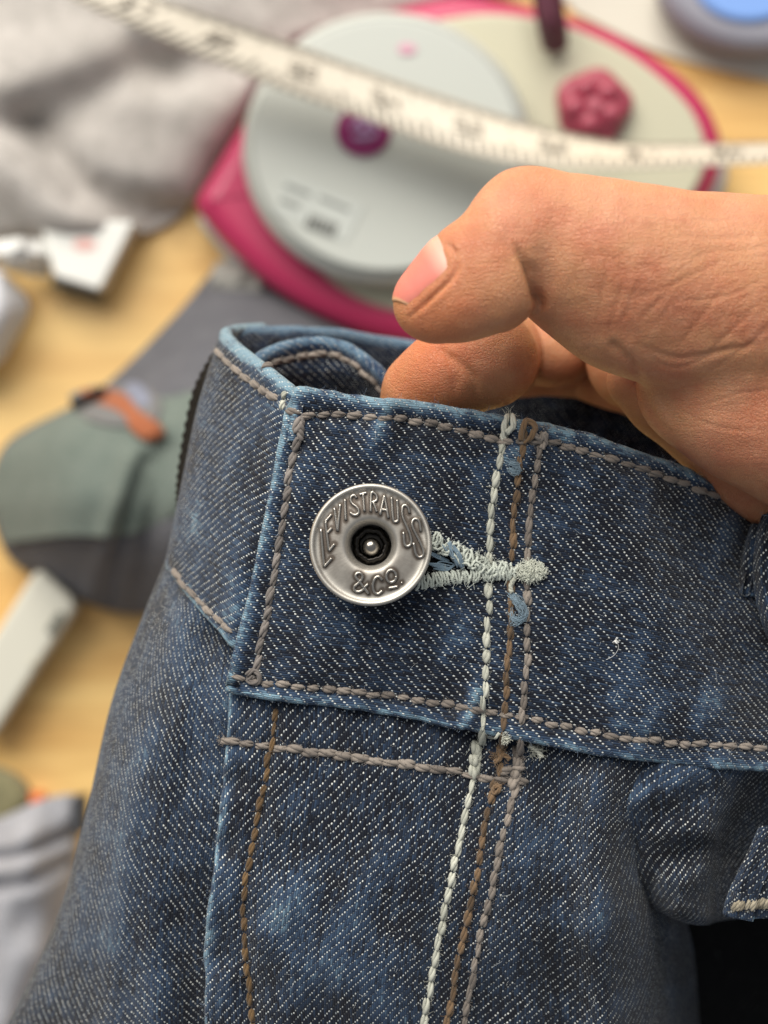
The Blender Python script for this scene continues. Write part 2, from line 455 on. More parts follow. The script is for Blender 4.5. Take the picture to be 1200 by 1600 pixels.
G = grid(fl, 150, 170); X, Y = G[..., 0], G[..., 1]
pk = vnoise(X/70+2, Y/34+6) * gauss(X-350, 46) * sstep(1150, 1220, Y)
nb = vnoise(X/120+12, Y/130+5); nm = vnoise(X/55+Y/120, Y/75+15)
h = 1.4*pk + (1.4*nb + .6*nm)*sstep(1120, 1230, Y)
h += 2.0*gauss(dist_poly(X, Y, [(935,1230),(945,1320),(938,1420),(948,1620)]), 28)
h -= 2.3*gauss(dist_poly(X, Y, [(860,1240),(872,1350),(872,1480),(890,1620)]), 40)
h += .7*gauss(dist_poly(X, Y, [(430,1480),(520,1540),(600,1600)]), 45) - .9*gauss(dist_poly(X, Y, [(400,1420),(480,1500),(520,1600)]), 28)
for L, d in ((L_H2,.4),(L_F1,.7),(L_V1,.42),(L_V2,.38),(L_V3,.38)): h -= d*gauss(dist_poly(X, Y, L), 12)
G[..., 2] += h
wear = .20*nb + .34*pk + .2*nm - .04
wear += .12*gauss(np.hypot((X-470)/1.1, (Y-1400)/1.4), 100) + .22*gauss(dist_poly(X, Y, [(935,1230),(945,1330),(940,1500)]), 22) + .1*gauss(np.hypot(X-880, Y-1270), 45)
wear -= .22*sstep(1150, 1100, Y) + .22*gauss(dist_poly(X, Y, L_F1), 12) + .12*gauss(np.hypot(X-700, Y-1300), 70) + .16*gauss(np.hypot(X-830, Y-1560), 70)
G = with_wear(G, wear); G = roll(G, 'left', .75, 5, .54)
fly = J(cloth('fly_panel', G, M_DENIM, None, 'v'))

# --- drape to the right of the fly, folding under
dr = [[(900,1150,-5),(980,1165,-4.6),(1060,1178,-5.2),(1130,1186,-6.5),(1200,1190,-8.5),(1330,1195,-16)],
      [(905,1225,-6),(975,1232,-3.6),(1050,1238,-4.2),(1120,1240,-5.5),(1180,1246,-13),(1330,1250,-26)],
      [(925,1300,-12),(985,1308,-6),(1050,1312,-6.0),(1108,1312,-7),(1150,1310,-18),(1300,1310,-32)],
      [(960,1375,-18),(1010,1384,-10),(1058,1395,-6.5),(1100,1392,-10),(1138,1388,-20),(1280,1385,-36)],
      [(985,1404,-26),(1030,1424,-16),(1068,1440,-12),(1104,1444,-15),(1136,1436,-26),(1270,1425,-42)],
      [(990,1404,-38),(1032,1420,-32),(1070,1432,-30),(1104,1434,-32),(1134,1426,-40),(1265,1418,-52)]]
G = grid(dr, 90, 100); X, Y = G[..., 0], G[..., 1]
n1 = vnoise(X/42, Y/42+2)
G[..., 2] += 1.1*n1 + .5*vnoise(X/22+Y/40, Y/26) - 1.6*gauss(dist_poly(X, Y, [(1010,1400),(1030,1350),(1080,1320),(1120,1330)]), 14) + 1.1*gauss(dist_poly(X, Y, [(1060,1420),(1075,1370),(1110,1350)]), 14) + 1.1*gauss(dist_poly(X, Y, [(985,1260),(1040,1222),(1120,1205)]), 20) - 1.3*gauss(dist_poly(X, Y, [(985,1320),(1030,1270),(1110,1240)]), 24)
G = with_wear(G, .06*n1 + .24*gauss(dist_poly(X, Y, [(960,1300),(985,1250),(1040,1215),(1130,1200)]), 26) - .12*gauss(np.hypot(X-1050, Y-1300), 45))
J(cloth('front_drape', G, M_DENIM, None, 'v', .8))

# --- back panel behind, its deep shade painted in as near-black colour
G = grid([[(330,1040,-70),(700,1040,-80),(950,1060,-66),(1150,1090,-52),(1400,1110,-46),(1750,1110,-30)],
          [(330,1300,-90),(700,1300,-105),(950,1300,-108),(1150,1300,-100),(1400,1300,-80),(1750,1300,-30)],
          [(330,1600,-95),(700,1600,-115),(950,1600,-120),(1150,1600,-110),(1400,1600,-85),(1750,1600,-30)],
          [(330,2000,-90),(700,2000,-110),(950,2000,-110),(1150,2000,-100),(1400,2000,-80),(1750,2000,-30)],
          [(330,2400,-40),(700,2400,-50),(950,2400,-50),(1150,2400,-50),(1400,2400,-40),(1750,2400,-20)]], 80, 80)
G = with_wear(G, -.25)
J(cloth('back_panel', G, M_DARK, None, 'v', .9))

# --- pocket corner at the lower right
G = grid([[(1196,1292,-3.5),(1214,1290,-3.5),(1260,1285,-5),(1330,1280,-9)],[(1166,1346,-2.6),(1186,1344,-2),(1240,1340,-4),(1330,1336,-9)],[(1142,1396,-3),(1164,1396,-2),(1240,1396,-4),(1330,1394,-9)],[(1134,1428,-4),(1160,1432,-3),(1240,1430,-5),(1330,1430,-10)]], 50, 60)
X, Y = G[..., 0], G[..., 1]
G[..., 2] += -.8*gauss(dist_poly(X, Y, [(1212,1292),(1160,1400)]), 9)
G = with_wear(G, -.18 + .1*vnoise(X/20, Y/20)); G = roll(G, 'left', .7, 4, .12); G = roll(G, 'bottom', .7, 4, .4)
pocket = J(cloth('pocket_corner', G, M_DENIM, None, 'v'))

# --- belt loop at the right edge
G = grid([[(1190,808,-9),(1206,806,-7),(1260,805,-9),(1330,806,-14)],[(1180,850,-8.5),(1196,850,-6),(1250,852,-8),(1330,855,-14)],[(1178,910,-8.5),(1196,910,-6),(1250,912,-8),(1330,915,-14)],
          [(1190,970,-8.5),(1208,966,-6),(1260,966,-8),(1330,970,-14)],[(1208,1014,-9),(1226,1008,-7),(1270,1005,-9),(1340,1010,-14)]], 60, 50)
X, Y = G[..., 0], G[..., 1]
G = with_wear(G, -.12 + .08*vnoise(X/20, Y/20)); G = roll(G, 'left', .8, 5, .2); G = roll(G, 'top', .8, 4, .2)
loop_r = J(cloth('belt_loop', G, M_DENIM, None, 'v'))
G = grid([[(1172,820,-13),(1180,818,-11),(1204,820,-10)],[(1158,872,-12.5),(1168,872,-10.5),(1200,874,-10)],[(1146,922,-12.5),(1158,924,-10.5),(1200,930,-10)]], 40, 24)
X, Y = G[..., 0], G[..., 1]
G = with_wear(G, -.15); G = roll(G, 'left', .6, 3, .1); G = roll(G, 'bottom', .6, 3, .35)
f = cloth('loop_fold', G, M_DENIM, None, 'v'); adopt(f, jeans)

# ------------------------------------------------------------------ stitches
def stitch_mesh(name, seed, turns=.85, plies=3, fibres=12):
    r = np.random.default_rng(seed); lines = []; rad = []
    t = np.linspace(-.5, .5, 13)
    env = np.clip(1-np.abs(2*t)**2.6, .0, 1)**.5*.86+.14
    ph = r.random()*6
    for j in range(plies):
        th = 2*math.pi*turns*t + j*2*math.pi/plies + ph
        q = .27*env
        lines.append(np.stack([t, q*np.cos(th), .23*env*np.sin(th) + .62*(1-np.abs(2*t)**2.4) - .55], 1)); rad.append(.25*env*(1+.06*r.normal(size=len(t))))
    V, Fc = tube_mesh(lines, rad, 8)
    fl = []
    for k in range(fibres):
        s = r.uniform(-.5, .5); a = r.uniform(0, math.pi)
        p = np.array([s, .42*math.cos(a), .36*math.sin(a) + .02]); d = np.array([r.normal()*.35, math.cos(a)*r.uniform(.2, .8), math.sin(a)*r.uniform(.1, .6)])
        c = r.normal(size=3)*.2; tt = np.linspace(0, 1, 5)[:, None]
        fl.append(p + tt*d*.5 + tt*tt*c*np.array([.9,1.8,1.4]))
    V2, F2 = tube_mesh(fl, .013, 3)
    n = len(V); V += V2; Fc += [tuple(i+n for i in f) for f in F2]
    me = bpy.data.meshes.new(name); me.from_pydata([tuple(v) for v in V], [], Fc)
    me.polygons.foreach_set('use_smooth', [True]*len(me.polygons)); me.update()
    return me
STITCH = {}
def stitch_data(col, k):
    if (col, k) not in STITCH:
        me = stitch_mesh(f'stitch_{col}', 10+k, .5 + .12*(k % 3)); me.materials.append(TH[col]); STITCH[(col, k)] = me
    return STITCH[(col, k)]
def place(me, a, b, n, width, parent, lift=.12, name='stitch'):
    d = b - a; L = d.length; x = d.normalized(); z = (n - x*n.dot(x)).normalized(); y = z.cross(x)
    m = Matrix((( x.x*L, y.x*width, z.x*width, 0), (x.y*L, y.y*width, z.y*width, 0), (x.z*L, y.z*width, z.z*width, 0), (0, 0, 0, 1)))
    m = Matrix.Scale(S, 4) @ Matrix.Translation((a+b)/2 + z*lift) @ m
    o = bpy.data.objects.new(name, me); COL.objects.link(o)
    o.parent = parent
    o.matrix_parent_inverse = (parent.parent.matrix_basis @ parent.matrix_parent_inverse @ parent.matrix_basis).inverted() if parent.parent else parent.matrix_basis.inverted()
    o.matrix_basis = m
    return o
def stitches(L, col, pitch, fill, wpx, slant=0.0, lift=.06, only=None, skip=None, fallback=None):
    P = np.array(L, float); tot = np.linalg.norm(np.diff(P, axis=0), axis=1).sum()
    n = max(2, int(round(tot/pitch))); Q = spline(L, n+1)
    for k in range(n):
        p0, p1 = Q[k], Q[k+1]; mid = (p0+p1)/2; d = p1-p0
        if skip and skip(mid): continue
        nrm = np.array([-d[1], d[0]])/np.linalg.norm(d)
        f = fill*(1+rng.normal()*.09); j = rng.normal(size=2)*1.1
        a = mid - d*f/2 + nrm*slant*wpx + j; b = mid + d*f/2 - nrm*slant*wpx + j
        ha, hb, hm = hit(*a), hit(*b), hit(*mid)
        if not hm: continue
        # stay on one surface
        za = ha[0] if ha and abs(ha[0].z-hm[0].z) < 3 else W(a[0], a[1], hm[0].z-ZF)
        zb = hb[0] if hb and abs(hb[0].z-hm[0].z) < 3 else W(b[0], b[1], hm[0].z-ZF)
        place(stitch_data(col, int(rng.integers(0, 5))), Vector(za), Vector(zb), hm[1], wpx*K*(1+rng.normal()*.11), hm[3], lift)
stitches(L_TOP, 'taupe', 24, .9, 11.5, .2)
stitches(L_LEFT, 'grey', 27, .95, 13, -.08)
stitches(L_BOT, 'taupe', 23.5, .88, 11.5, .12)
stitches(L_V1, 'cream', 25, 1.0, 12, .1)
stitches(L_V2, 'brown', 24, 1.0, 11.5, .1)
stitches(L_V3, 'taupe', 23, 1.0, 11.5, .1)
stitches(L_H2, 'taupe', 25, 1.08, 13.5, .1)
stitches(L_F1, 'rust', 24, .92, 10.5, -.04)
stitches(L_LS, 'taupe', 19, 1.0, 12, .05)
stitches(L_LS2, 'taupe', 19, .95, 11, .05)
stitches(L_IN, 'taupe', 19, 1.05, 12, .05)
stitches([(1144,1416),(1170,1414),(1200,1411),(1240,1410)], 'sand', 7, 1.0, 9, .8)
stitches([(447,612),(440,640)], 'cream', 15, .9, 11, .0)
stitches([(782,1205),(818,1200)], 'taupe', 18, 1.1, 15, .2)
stitches([(808,1168),(803,1232)], 'taupe', 18, 1.15, 18, .2)
stitches([(742,1160),(738,1215)], 'cream', 20, 1.15, 18, .25)

# knots, tufts and frayed ends
def surf(px, py, up=0.0):
    h_ = hit(px, py); return np.array(h_[0] + h_[1]*up) if h_ else np.array(W(px, py, up))
def tuft(name, px, py, wpx, hpx, n, ln, mat, rad=.05, parent=None, up=.5):
    lines = []
    for k in range(n):
        a = rng.random()*2*math.pi; q = math.sqrt(rng.random())
        p = surf(px, py, up*rng.random()*(1-q*q) + .05) + np.array([math.cos(a)*q*wpx*K, math.sin(a)*q*hpx*K, 0])
        t = np.linspace(0, 1, 7)[:, None]; th = rng.random()*6.3
        d = rng.normal(size=3); d[2] = abs(d[2])*.6; d /= np.linalg.norm(d)
        e = np.cross(d, [.3, .5, .8])
        lines.append(p + t*d*ln*(.5+rng.random()) + np.sin(t*5+th)*e*ln*.22)
    return J(tubes(name, lines, rad, mat, None, 4))
def knot(name, pts, up, rad, mat):
    Q = spline([(p[0], p[1], p[2] if len(p) > 2 else up) for p in pts], 28)
    base = np.array([surf(q[0], q[1], q[2]) for q in Q])
    lines = []
    T = np.gradient(base, axis=0); T /= np.linalg.norm(T, axis=1, keepdims=True)
    A = np.cross(T, [0, 0, 1.]); B = np.cross(A, T)
    for j in range(3):
        th = np.linspace(0, 9, 28) + j*2.1
        lines.append(base + rad*.55*(np.cos(th)[:, None]*A + np.sin(th)[:, None]*B))
    return J(tubes(name, lines, rad*.62, mat, None, 6))
knot('thread_knot', [(790,690),(786,668),(792,652),(802,655),(803,668),(795,676)], .45, .42, TH['cream'])
tuft('thread_tuft', 796, 652, 7, 4, 26, .9, TH['cream'], .03)
knot('thread_knot', [(812,686),(816,668),(824,660),(834,668),(828,682),(818,690)], .45, .42, TH['brown'])
knot('thread_knot', [(832,676),(842,684),(852,676),(852,690),(846,702)], .4, .40, TH['taupe'])
tuft('thread_tuft', 822, 663, 6, 4, 16, .7, TH['brown'], .03)
tuft('thread_tuft', 851, 668, 5, 4, 14, .7, TH['taupe'], .03)
knot('thread_knot', [(385,1052),(396,1046),(407,1054),(406,1066),(396,1070),(388,1062),(398,1056)], .45, .34, TH['grey'])
tuft('thread_tuft', 397, 1060, 9, 9, 24, .7, TH['grey'], .03)
knot('thread_knot', [(475,650),(473,662),(472,676),(471,688)], .5, .5, TH['grey'])
tuft('thread_tuft', 792, 1152, 8, 7, 110, .5, TH['cream'], .045, up=.9)
tuft('thread_tuft', 838, 1172, 9, 6, 60, 1.0, TH['cream'], .035, up=.5)
knot('thread_knot', [(826,1164),(834,1168),(841,1174),(846,1182)], .4, .34, TH['cream'])
tuft('thread_tuft', 778, 1180, 8, 12, 70, 1.1, TH['brown'], .035, up=.6)
knot('thread_knot', [(770,1190),(780,1185),(786,1178),(796,1186)], .5, .34, TH['brown'])
knot('thread_knot', [(776,1226),(782,1234),(774,1240),(770,1232),(784,1230)], .5, .3, TH['brown'])
tuft('thread_tuft', 776, 1230, 9, 9, 40, .7, TH['brown'], .03)
tuft('thread_tuft', 812, 1185, 7, 9, 34, .8, TH['taupe'], .03)
tuft('thread_tuft', 805, 1228, 9, 8, 34, .8, TH['taupe'], .03)
knot('thread_knot', [(758,1148),(766,1152),(774,1150),(779,1144)], .35, .22, TH['cream'])
tuft('thread_tuft', 347, 1156, 4, 6, 22, .7, TH['taupe'], .03)

# ------------------------------------------------------------------ buttonhole
M_PURL = thread_mat('buttonhole_thread', srgb(162, 170, 160), srgb(222, 226, 216))
M_FRAYBLUE = thread_mat('frayed_blue_yarn', srgb(78, 98, 116), srgb(136, 158, 170))
def purl(L, n, half, rad, up, jit):
    Q = spline(L, n); lines = []
    T = np.gradient(Q[:, :2], axis=0); T /= np.linalg.norm(T, axis=1, keepdims=True); N = np.stack([-T[:, 1], T[:, 0]], 1)
    for k in range(n):
        c = Q[k, :2]; a = np.linspace(-1.25, 1.25, 8)
        sk = rng.normal()*jit
        pts = []
        for x in a:
            p = c + N[k]*half*np.sin(x) + T[k]*(sk*3*x + 3.0*math.cos(x))
            b = surf(p[0], p[1], 0)
            pts.append(b + np.array([0, 0, up*math.cos(x*.95) + .1*rng.normal()*jit]) + rng.normal(size=3)*np.array([.07, .07, 0])*jit)
        lines.append(np.array(pts))
    return lines
lines = purl([(652,911),(690,904),(735,899),(775,896),(800,895)], 34, 11, .26, .8, .7)
lines += purl([(660,838),(690,848),(715,862),(740,876),(770,888),(800,892)], 32, 12, .26, .95, 1.6)
lines += purl([(668,846),(700,862),(735,882),(775,892)], 20, 8, .22, 1.2, 2.6)
J(tubes('buttonhole_stitching', lines, .19, M_PURL, None, 6))
# dark patch laid on the cloth, painted shade for the open slit
sl = grid([[(640,872),(668,862),(692,868),(716,880)],[(640,885),(668,884),(692,884),(716,882)],[(640,896),(668,898),(692,896),(716,884)]], 12, 20)
SG = np.array([[surf(p[0], p[1], .10) for p in row] for row in sl])
J(cloth('slit_shade_patch', np.concatenate([SG, np.zeros(SG.shape[:2]+(1,))], -1), M_DARK, None, 'u', 0, False))
lines = []
for a, b, up in (((662,858),(700,878),.7),((700,846),(716,884),1.5),((706,850),(722,888),1.5),((676,886),(712,882),.5),((665,880),(704,886),.5),((690,850),(708,872),1.3)):
    for k in range(4):
        Q = spline([(a[0]+rng.normal()*2, a[1]+rng.normal()*2), ((a[0]+b[0])/2+rng.normal()*5, (a[1]+b[1])/2+rng.normal()*4), (b[0]+rng.normal()*2, b[1]+rng.normal()*2)], 10)
        lines.append(np.array([surf(q[0], q[1], up*(.6+.4*math.sin(i/9*3.1))) for i, q in enumerate(Q)]))
J(tubes('frayed_yarn', lines, .13, M_FRAYBLUE, None, 5))
lines = []
for k in range(420):
    t = rng.random(); p = np.array([660+t*130, (842+t*48) if rng.random() < .6 else (906-t*8)]) + rng.normal(size=2)*4.5
    lines.append(fuzz_line(surf(p[0], p[1], .6), .5+rng.random()*.9))
J(tubes('buttonhole_fuzz', lines, .032, M_PURL, None, 3))['kind'] = 'stuff'
# bar tack tuft at its end
lines = []; 
for k in range(520):
    a = rng.random()*2*math.pi; q = math.sqrt(rng.random())
    c = np.array([829 + math.cos(a)*q*24, 893 + math.sin(a)*q*17]); z = .2 + 1.25*math.sqrt(max(0, 1-q*q))*rng.random()**.4
    p = surf(c[0], c[1], z); t = np.linspace(0, 1, 8)[:, None]; d = rng.normal(size=3); d[2] *= .5; d /= np.linalg.norm(d); e = np.cross(d, rng.normal(size=3)); e /= np.linalg.norm(e)
    ln = .55+.5*rng.random()
    lines.append(p + (t-.5)*d*ln*1.3 + np.sin(t*3.5+rng.random()*6)*e*.12)
J(tubes('bar_tack', lines, .045, thread_mat('bar_tack_thread', srgb(186, 190, 176), srgb(226, 228, 216)), None, 5))
knot('thread_knot', [(806,905),(800,912),(797,922),(802,926)], .6, .32, TH['cream'])
def blue_wisp(pts, n, sp):
    lines = []
    for k in range(n):
        Q = spline([(p[0]+rng.normal()*sp, p[1]+rng.normal()*sp) for p in pts], 14)
        lines.append(np.array([surf(q[0], q[1], .35+.5*math.sin(i/13*3.1)*rng.random()+.1) for i, q in enumerate(Q)]))
    return J(tubes('frayed_yarn', lines, .032, M_FRAYBLUE, None, 4))
blue_wisp([(796,928),(808,938),(816,952),(816,964),(804,970),(799,960)], 60, 3.4)
blue_wisp([(796,722),(804,726),(808,732),(802,738),(797,732)], 36, 3.2)

# ------------------------------------------------------------------ button
Mb = Mat('antique_nickel', .36, Metallic=1.0)
o_ = Mb.coord('Object'); x_, y_, z_ = Mb.xyz(o_)
ang = x_._m('ARCTAN2', y_); rr = (x_*x_ + y_*y_).sqrt() * 1000.0
br = Mb.noise(Mb.vec(ang * 26.0, rr * .35, 0), 1.0, 3, .65)
gr = Mb.noise(o_, 3800, 3, .6); pat = Mb.noise(o_, 420, 3, .55)
rec = rr.ramp(7.7, 6.6) * rr.ramp(3.2, 4.6)
Mb.color(Mb.mix((rec * (pat * .8 + .10) + Mb.attr('patina') * .75).clamp(), srgb(190, 186, 178), srgb(98, 90, 83)))
Mb.link((br * .22 + gr * .14 + .38).clamp(), Mb.b.inputs['Roughness'])
Mb.bump(br * .6 + gr * .5, .00004, .55)
Ml = Mat('polished_lettering', .30, Metallic=1.0); Ml.color(Ml.mix(Ml.noise(Ml.coord(), 2500, 2), srgb(186, 182, 174), srgb(150, 144, 136)))
Md = Mat('blackened_metal', .35, Metallic=1.0).color(srgb(46, 44, 42))
BR = 8.62; BH = 5.6
bc = W(579, 851, BH)
bn = Vector((-.02, .05, 1)).normalized()
prof = [(.55,-.50),(.62,-.30),(.86,-.20),(.95,-.15),(.99,-.09),(1.0,-.03),(.992,.018),(.972,.042),(.948,.046),(.925,.030),(.905,.006),(.87,-.008),(.78,-.004),(.66,.010),(.55,.020),(.47,.018),(.425,0),(.392,-.045),(.365,-.11),(.345,-.21),(.335,-.36),(.325,-.42)]
P2 = spline(prof, 90); V = []; Fc = []; NS = 256
for r_, z in P2:
    for j in range(NS): V.append((r_*BR*math.cos(2*math.pi*j/NS), r_*BR*math.sin(2*math.pi*j/NS), z*BR))
for i in range(len(P2)-1):
    for j in range(NS):
        a = i*NS+j; b = i*NS+(j+1) % NS; Fc.append((a, b, b+NS, a+NS))
button = mesh_from('button', V, Fc, Mb.m)
button.matrix_basis = Matrix.Translation(bc*S) @ Vector((0, 0, 1)).rotation_difference(bn).to_matrix().to_4x4()
adopt(button, jeans); button['label'] = 'round brushed metal shank button with raised lettering round a hole'
bpy.context.view_layer.update()
def bpart(name, V, Fc, mat):
    o = mesh_from(name, V, Fc, mat); o.parent = button; return o
# dark floor of the hole, crimped collar and stud
def lathe(prof, seg, n=None, wob=None):
    V = []; Fc = []
    for r_, z in prof:
        for j in range(seg):
            t = 2*math.pi*j/seg; w = 1 + (wob(t, z) if wob else 0); V.append((r_*w*math.cos(t), r_*w*math.sin(t), z))
    for i in range(len(prof)-1):
        for j in range(seg):
            a = i*seg+j; b = i*seg+(j+1) % seg; Fc.append((a, b, b+seg, a+seg))
    return V, Fc
V, Fc = lathe([(3.0,-3.55),(2.2,-3.5),(1.2,-3.4),(.01,-3.35)], 48); bpart('hole_floor', V, Fc, Md.m)
V, Fc = lathe([(2.75,-3.5),(2.6,-2.9),(2.3,-2.5),(2.0,-2.45),(1.75,-2.7),(1.6,-3.3)], 60, wob=lambda t, z: .035*math.sin(7*t+1)+.03*math.sin(17*t)); bpart('crimped_collar', V, Fc, Md.m)
stud = [(1.36*math.sin(a), -3.0+1.36*math.cos(a)) for a in np.linspace(math.pi*.62, .02, 20)]
V, Fc = lathe(stud, 40); st = bpart('stud', [(x, y-.25, z) for x, y, z in V], Fc, Mat('worn_steel', .24, Metallic=1.0).color(srgb(150, 145, 138)).m)
def face_z(r):
    i = P2[8:, :]; m = (P2[:, 1] > -.3) & (P2[:, 0] > .40) & (P2[:, 0] < .93) & (np.arange(len(P2)) > 30)
    q = P2[m]; o = np.argsort(q[:, 0]); return np.interp(r/BR, q[o, 0], q[o, 1])*BR
def arc(cx, cy, rx, ry, a0, a1, n=16): return [(cx+rx*math.cos(math.radians(a)), cy+ry*math.sin(math.radians(a))) for a in np.linspace(a0, a1, n)]
LET = [
 [[(176,472),(204,792),(268,722)]],
 [[(266,350),(214,410),(246,658),(292,602)], [(233,505),(268,466)]],
 [[(290,296),(318,490),(340,262)]],
 [[(380,222),(387,398)]],
 [[(480,212),(462,188),(436,196),(428,226),(442,258),(478,286),(498,316),(490,346),(458,356),(424,334)]],
 [[(504,182),(562,166)], [(533,174),(546,324)]],
 [[(598,326),(604,172),(632,172),(650,196),(646,232),(606,250)], [(622,250),(650,328)]],
 [[(678,352),(714,188),(748,380)], [(694,308),(736,316)]],
 [[(774,206),(788,384),(802,412),(824,408),(830,384),(822,226)]],
 [[(926,338),(916,292),(888,270),(866,292),(868,366),(898,438),(926,504),(942,572),(928,614),(898,618),(882,584),(876,500)]],
 [[(1022,492),(1010,412),(982,386),(954,402),(950,448),(984,522),(1020,592),(1046,662),(1036,704),(1002,710),(976,670),(962,590)]],
 [[(582,1020),(500,912),(470,872),(488,846),(520,850),(530,884),(500,926),(462,958),(460,986),(486,1004),(524,994),(556,958),(578,938)]],
 [[(696,904),(668,876),(636,890),(616,944),(626,1000),(660,1022),(696,996)]],
 [arc(772, 872, 42, 52, 0, 360, 26), [(752,974),(826,960)]],
 [[(858,930),(864,928)]],
]
px2mm = BR/520.0; ALLST = []
for strokes in LET:
    lines = []
    for s_ in strokes:
        q = spline(s_, 40) if len(s_) > 4 else np.concatenate([np.linspace(s_[i], s_[i+1], 14) for i in range(len(s_)-1)])
        x = (q[:, 0]-597)*px2mm; y = (606-q[:, 1])*px2mm
        lines.append(np.stack([x, y, face_z(np.hypot(x, y)) + .10], 1)); ALLST.append(lines[-1])
    V, Fc = tube_mesh(lines, .215, 8); bpart('letter', V, Fc, Ml.m)
bv = np.empty(len(button.data.vertices)*3); button.data.vertices.foreach_get('co', bv); bv = bv.reshape(-1, 3)*1000
dmin = np.full(len(bv), 9.0)
for Ls in ALLST: dmin = np.minimum(dmin, dist_poly(bv[:, 0], bv[:, 1], Ls))
at = button.data.attributes.new('patina', 'FLOAT', 'POINT')
at.data.foreach_set('value', gauss(np.maximum(dmin-.2, 0), .32)*(bv[:, 2] > -1.0))
# shank down to the cloth
V, Fc = lathe([(3.4,-2.2),(3.0,-3.2),(2.9,-5.0),(3.3,-6.6)], 32); bpart('shank', V, Fc, Md.m)

# ------------------------------------------------------------------ fuzz on the cloth edges
def edge_fuzz(L, n, ln, mat, spread=4, up=.1):
    Q = spline(L, 300); lines = []
    for k in range(n):
        q = Q[rng.integers(0, 300)]; p = q[:2] + rng.normal(size=2)*spread
        lines.append(fuzz_line(surf(p[0], p[1], up), ln*(.4+rng.random()*1.2)))
    return lines
Mf = Mat('loose_cotton_fibre', .9).color(srgb(120, 135, 155)); Mf2 = Mat('pale_cotton_fibre', .9).color(srgb(200, 205, 205))
lines = edge_fuzz([(466,606),(560,622),(680,636),(790,654),(870,674),(960,694),(1080,740),(1190,806)], 420, .65, None, 3)
lines += edge_fuzz([(452,640),(430,760),(400,880),(368,1040)], 90, .45, None, 3)
lines += edge_fuzz([(380,1092),(560,1115),(780,1150),(1000,1190),(1190,1204)], 130, .45, None, 3)
lines += edge_fuzz([(346,1110),(338,1280),(322,1440),(322,1590)], 130, .5, None, 3)
J(tubes('edge_fuzz', lines, .016, Mf.m, None, 3))['kind'] = 'stuff'
lines = []
for k in range(420):
    p = (rng.uniform(430, 1150), rng.uniform(640, 1580)); lines.append(fuzz_line(surf(p[0], p[1], .08), .4+rng.random()*.9, 6)*np.array([1, 1, 1]))
J(tubes('surface_fuzz', lines, .013, Mf2.m, None, 3))['kind'] = 'stuff'

# lint
c = np.array([962, 1001]); lines = []
Q = spline([(962,1000),(966,1010),(962,1020),(955,1026),(946,1030)], 16); lines.append(np.array([surf(q[0], q[1], .35) for q in Q]))
for k in range(12): lines.append(fuzz_line(surf(961, 1000, .2), .45, 7))
lint = tubes('lint', lines, [.028] + [.06]*12, Mat('white_lint', .9).color((.75, .75, .73)).m, None, 4)
tag(lint, 'tiny white lint thread lying on the waistband', 'lint')

# ================================================================== THE HAND
def rp(px, py, h): return np.array(W(px, py, h))
def cone(a, b, ra, rb):
    a3, b3 = rp(*a), rp(*b); ra *= K*(F-a[2])/F; rb *= K*(F-b[2])/F; d = b3-a3; L = d @ d
    def f(P):
        t = np.clip(((P-a3) @ d)/L, 0, 1)
        return np.linalg.norm(P-a3-t[..., None]*d, axis=-1) - (ra+(rb-ra)*t)
    return f
def smin(a, b, k):
    h = np.clip(.5+.5*(b-a)/k, 0, 1); return b*(1-h)+a*h - k*h*(1-h)
def chain(pts, k=3.0):
    fs = [cone(p[:3], q[:3], p[3], q[3]) for p, q in zip(pts[:-1], pts[1:])]
    def f(P):
        d = fs[0](P)
        for g in fs[1:]: d = smin(d, g(P), k)
        return d
    return f
def ell(c, rx, ry, rz, rot=0.0):
    c3 = rp(*c); s = K*(F-c[2])/F; ca, sa = math.cos(rot), math.sin(rot)
    def f(P):
        D = P-c3; x = D[..., 0]*ca + D[..., 1]*sa; y = -D[..., 0]*sa + D[..., 1]*ca
        q = np.sqrt((x/(rx*s))**2 + (y/(ry*s))**2 + (D[..., 2]/(rz*s))**2)
        return (q-1)*min(rx, ry, rz)*s
    return f
th_distal = chain([(790,388,14,80),(740,424,14,72),(695,458,13.5,58),(664,476,13,48)], 3)
th_pad = chain([(772,455,15,66),(720,470,14.5,54),(680,484,14,42)], 3)
knuckle = chain([(818,338,12,76),(836,352,12,80)], 2)
th_prox = chain([(836,352,11,82),(890,388,10,100),(960,415,9,114),(1040,440,7,128),(1150,470,4,152),(1300,490,0,172),(1480,500,-4,190)], 5)
th_web = chain([(905,440,8,72),(965,490,8,66),(1040,520,7,72)], 6)
thenar = chain([(1078,604,-2,80),(1134,614,0,98),(1214,634,0,126),(1334,664,-4,160),(1480,680,-6,180)], 6)
thenar2 = chain([(990,596,-12,42),(1040,630,-12,48),(1110,674,-12,58),(1180,728,-13,66),(1260,785,-14,80)], 4)
palm = chain([(1000,560,-34,84),(1150,590,-32,120),(1350,620,-30,160),(1480,640,-26,170)], 8)
idx = chain([(630,680,-20,50),(662,612,-13,58),(700,584,-10,64),(762,560,-9,71),(764,552,-30,69),(800,545,-52,70),(1010,545,-58,84)], 3)
mid_ = chain([(828,556,-48,44),(862,542,-43,57),(876,536,-50,62),(930,540,-56,70),(1060,560,-58,90)], 3)
ring = chain([(900,580,-56,40),(940,580,-52,46),(980,580,-50,60),(1080,600,-54,90)], 3)
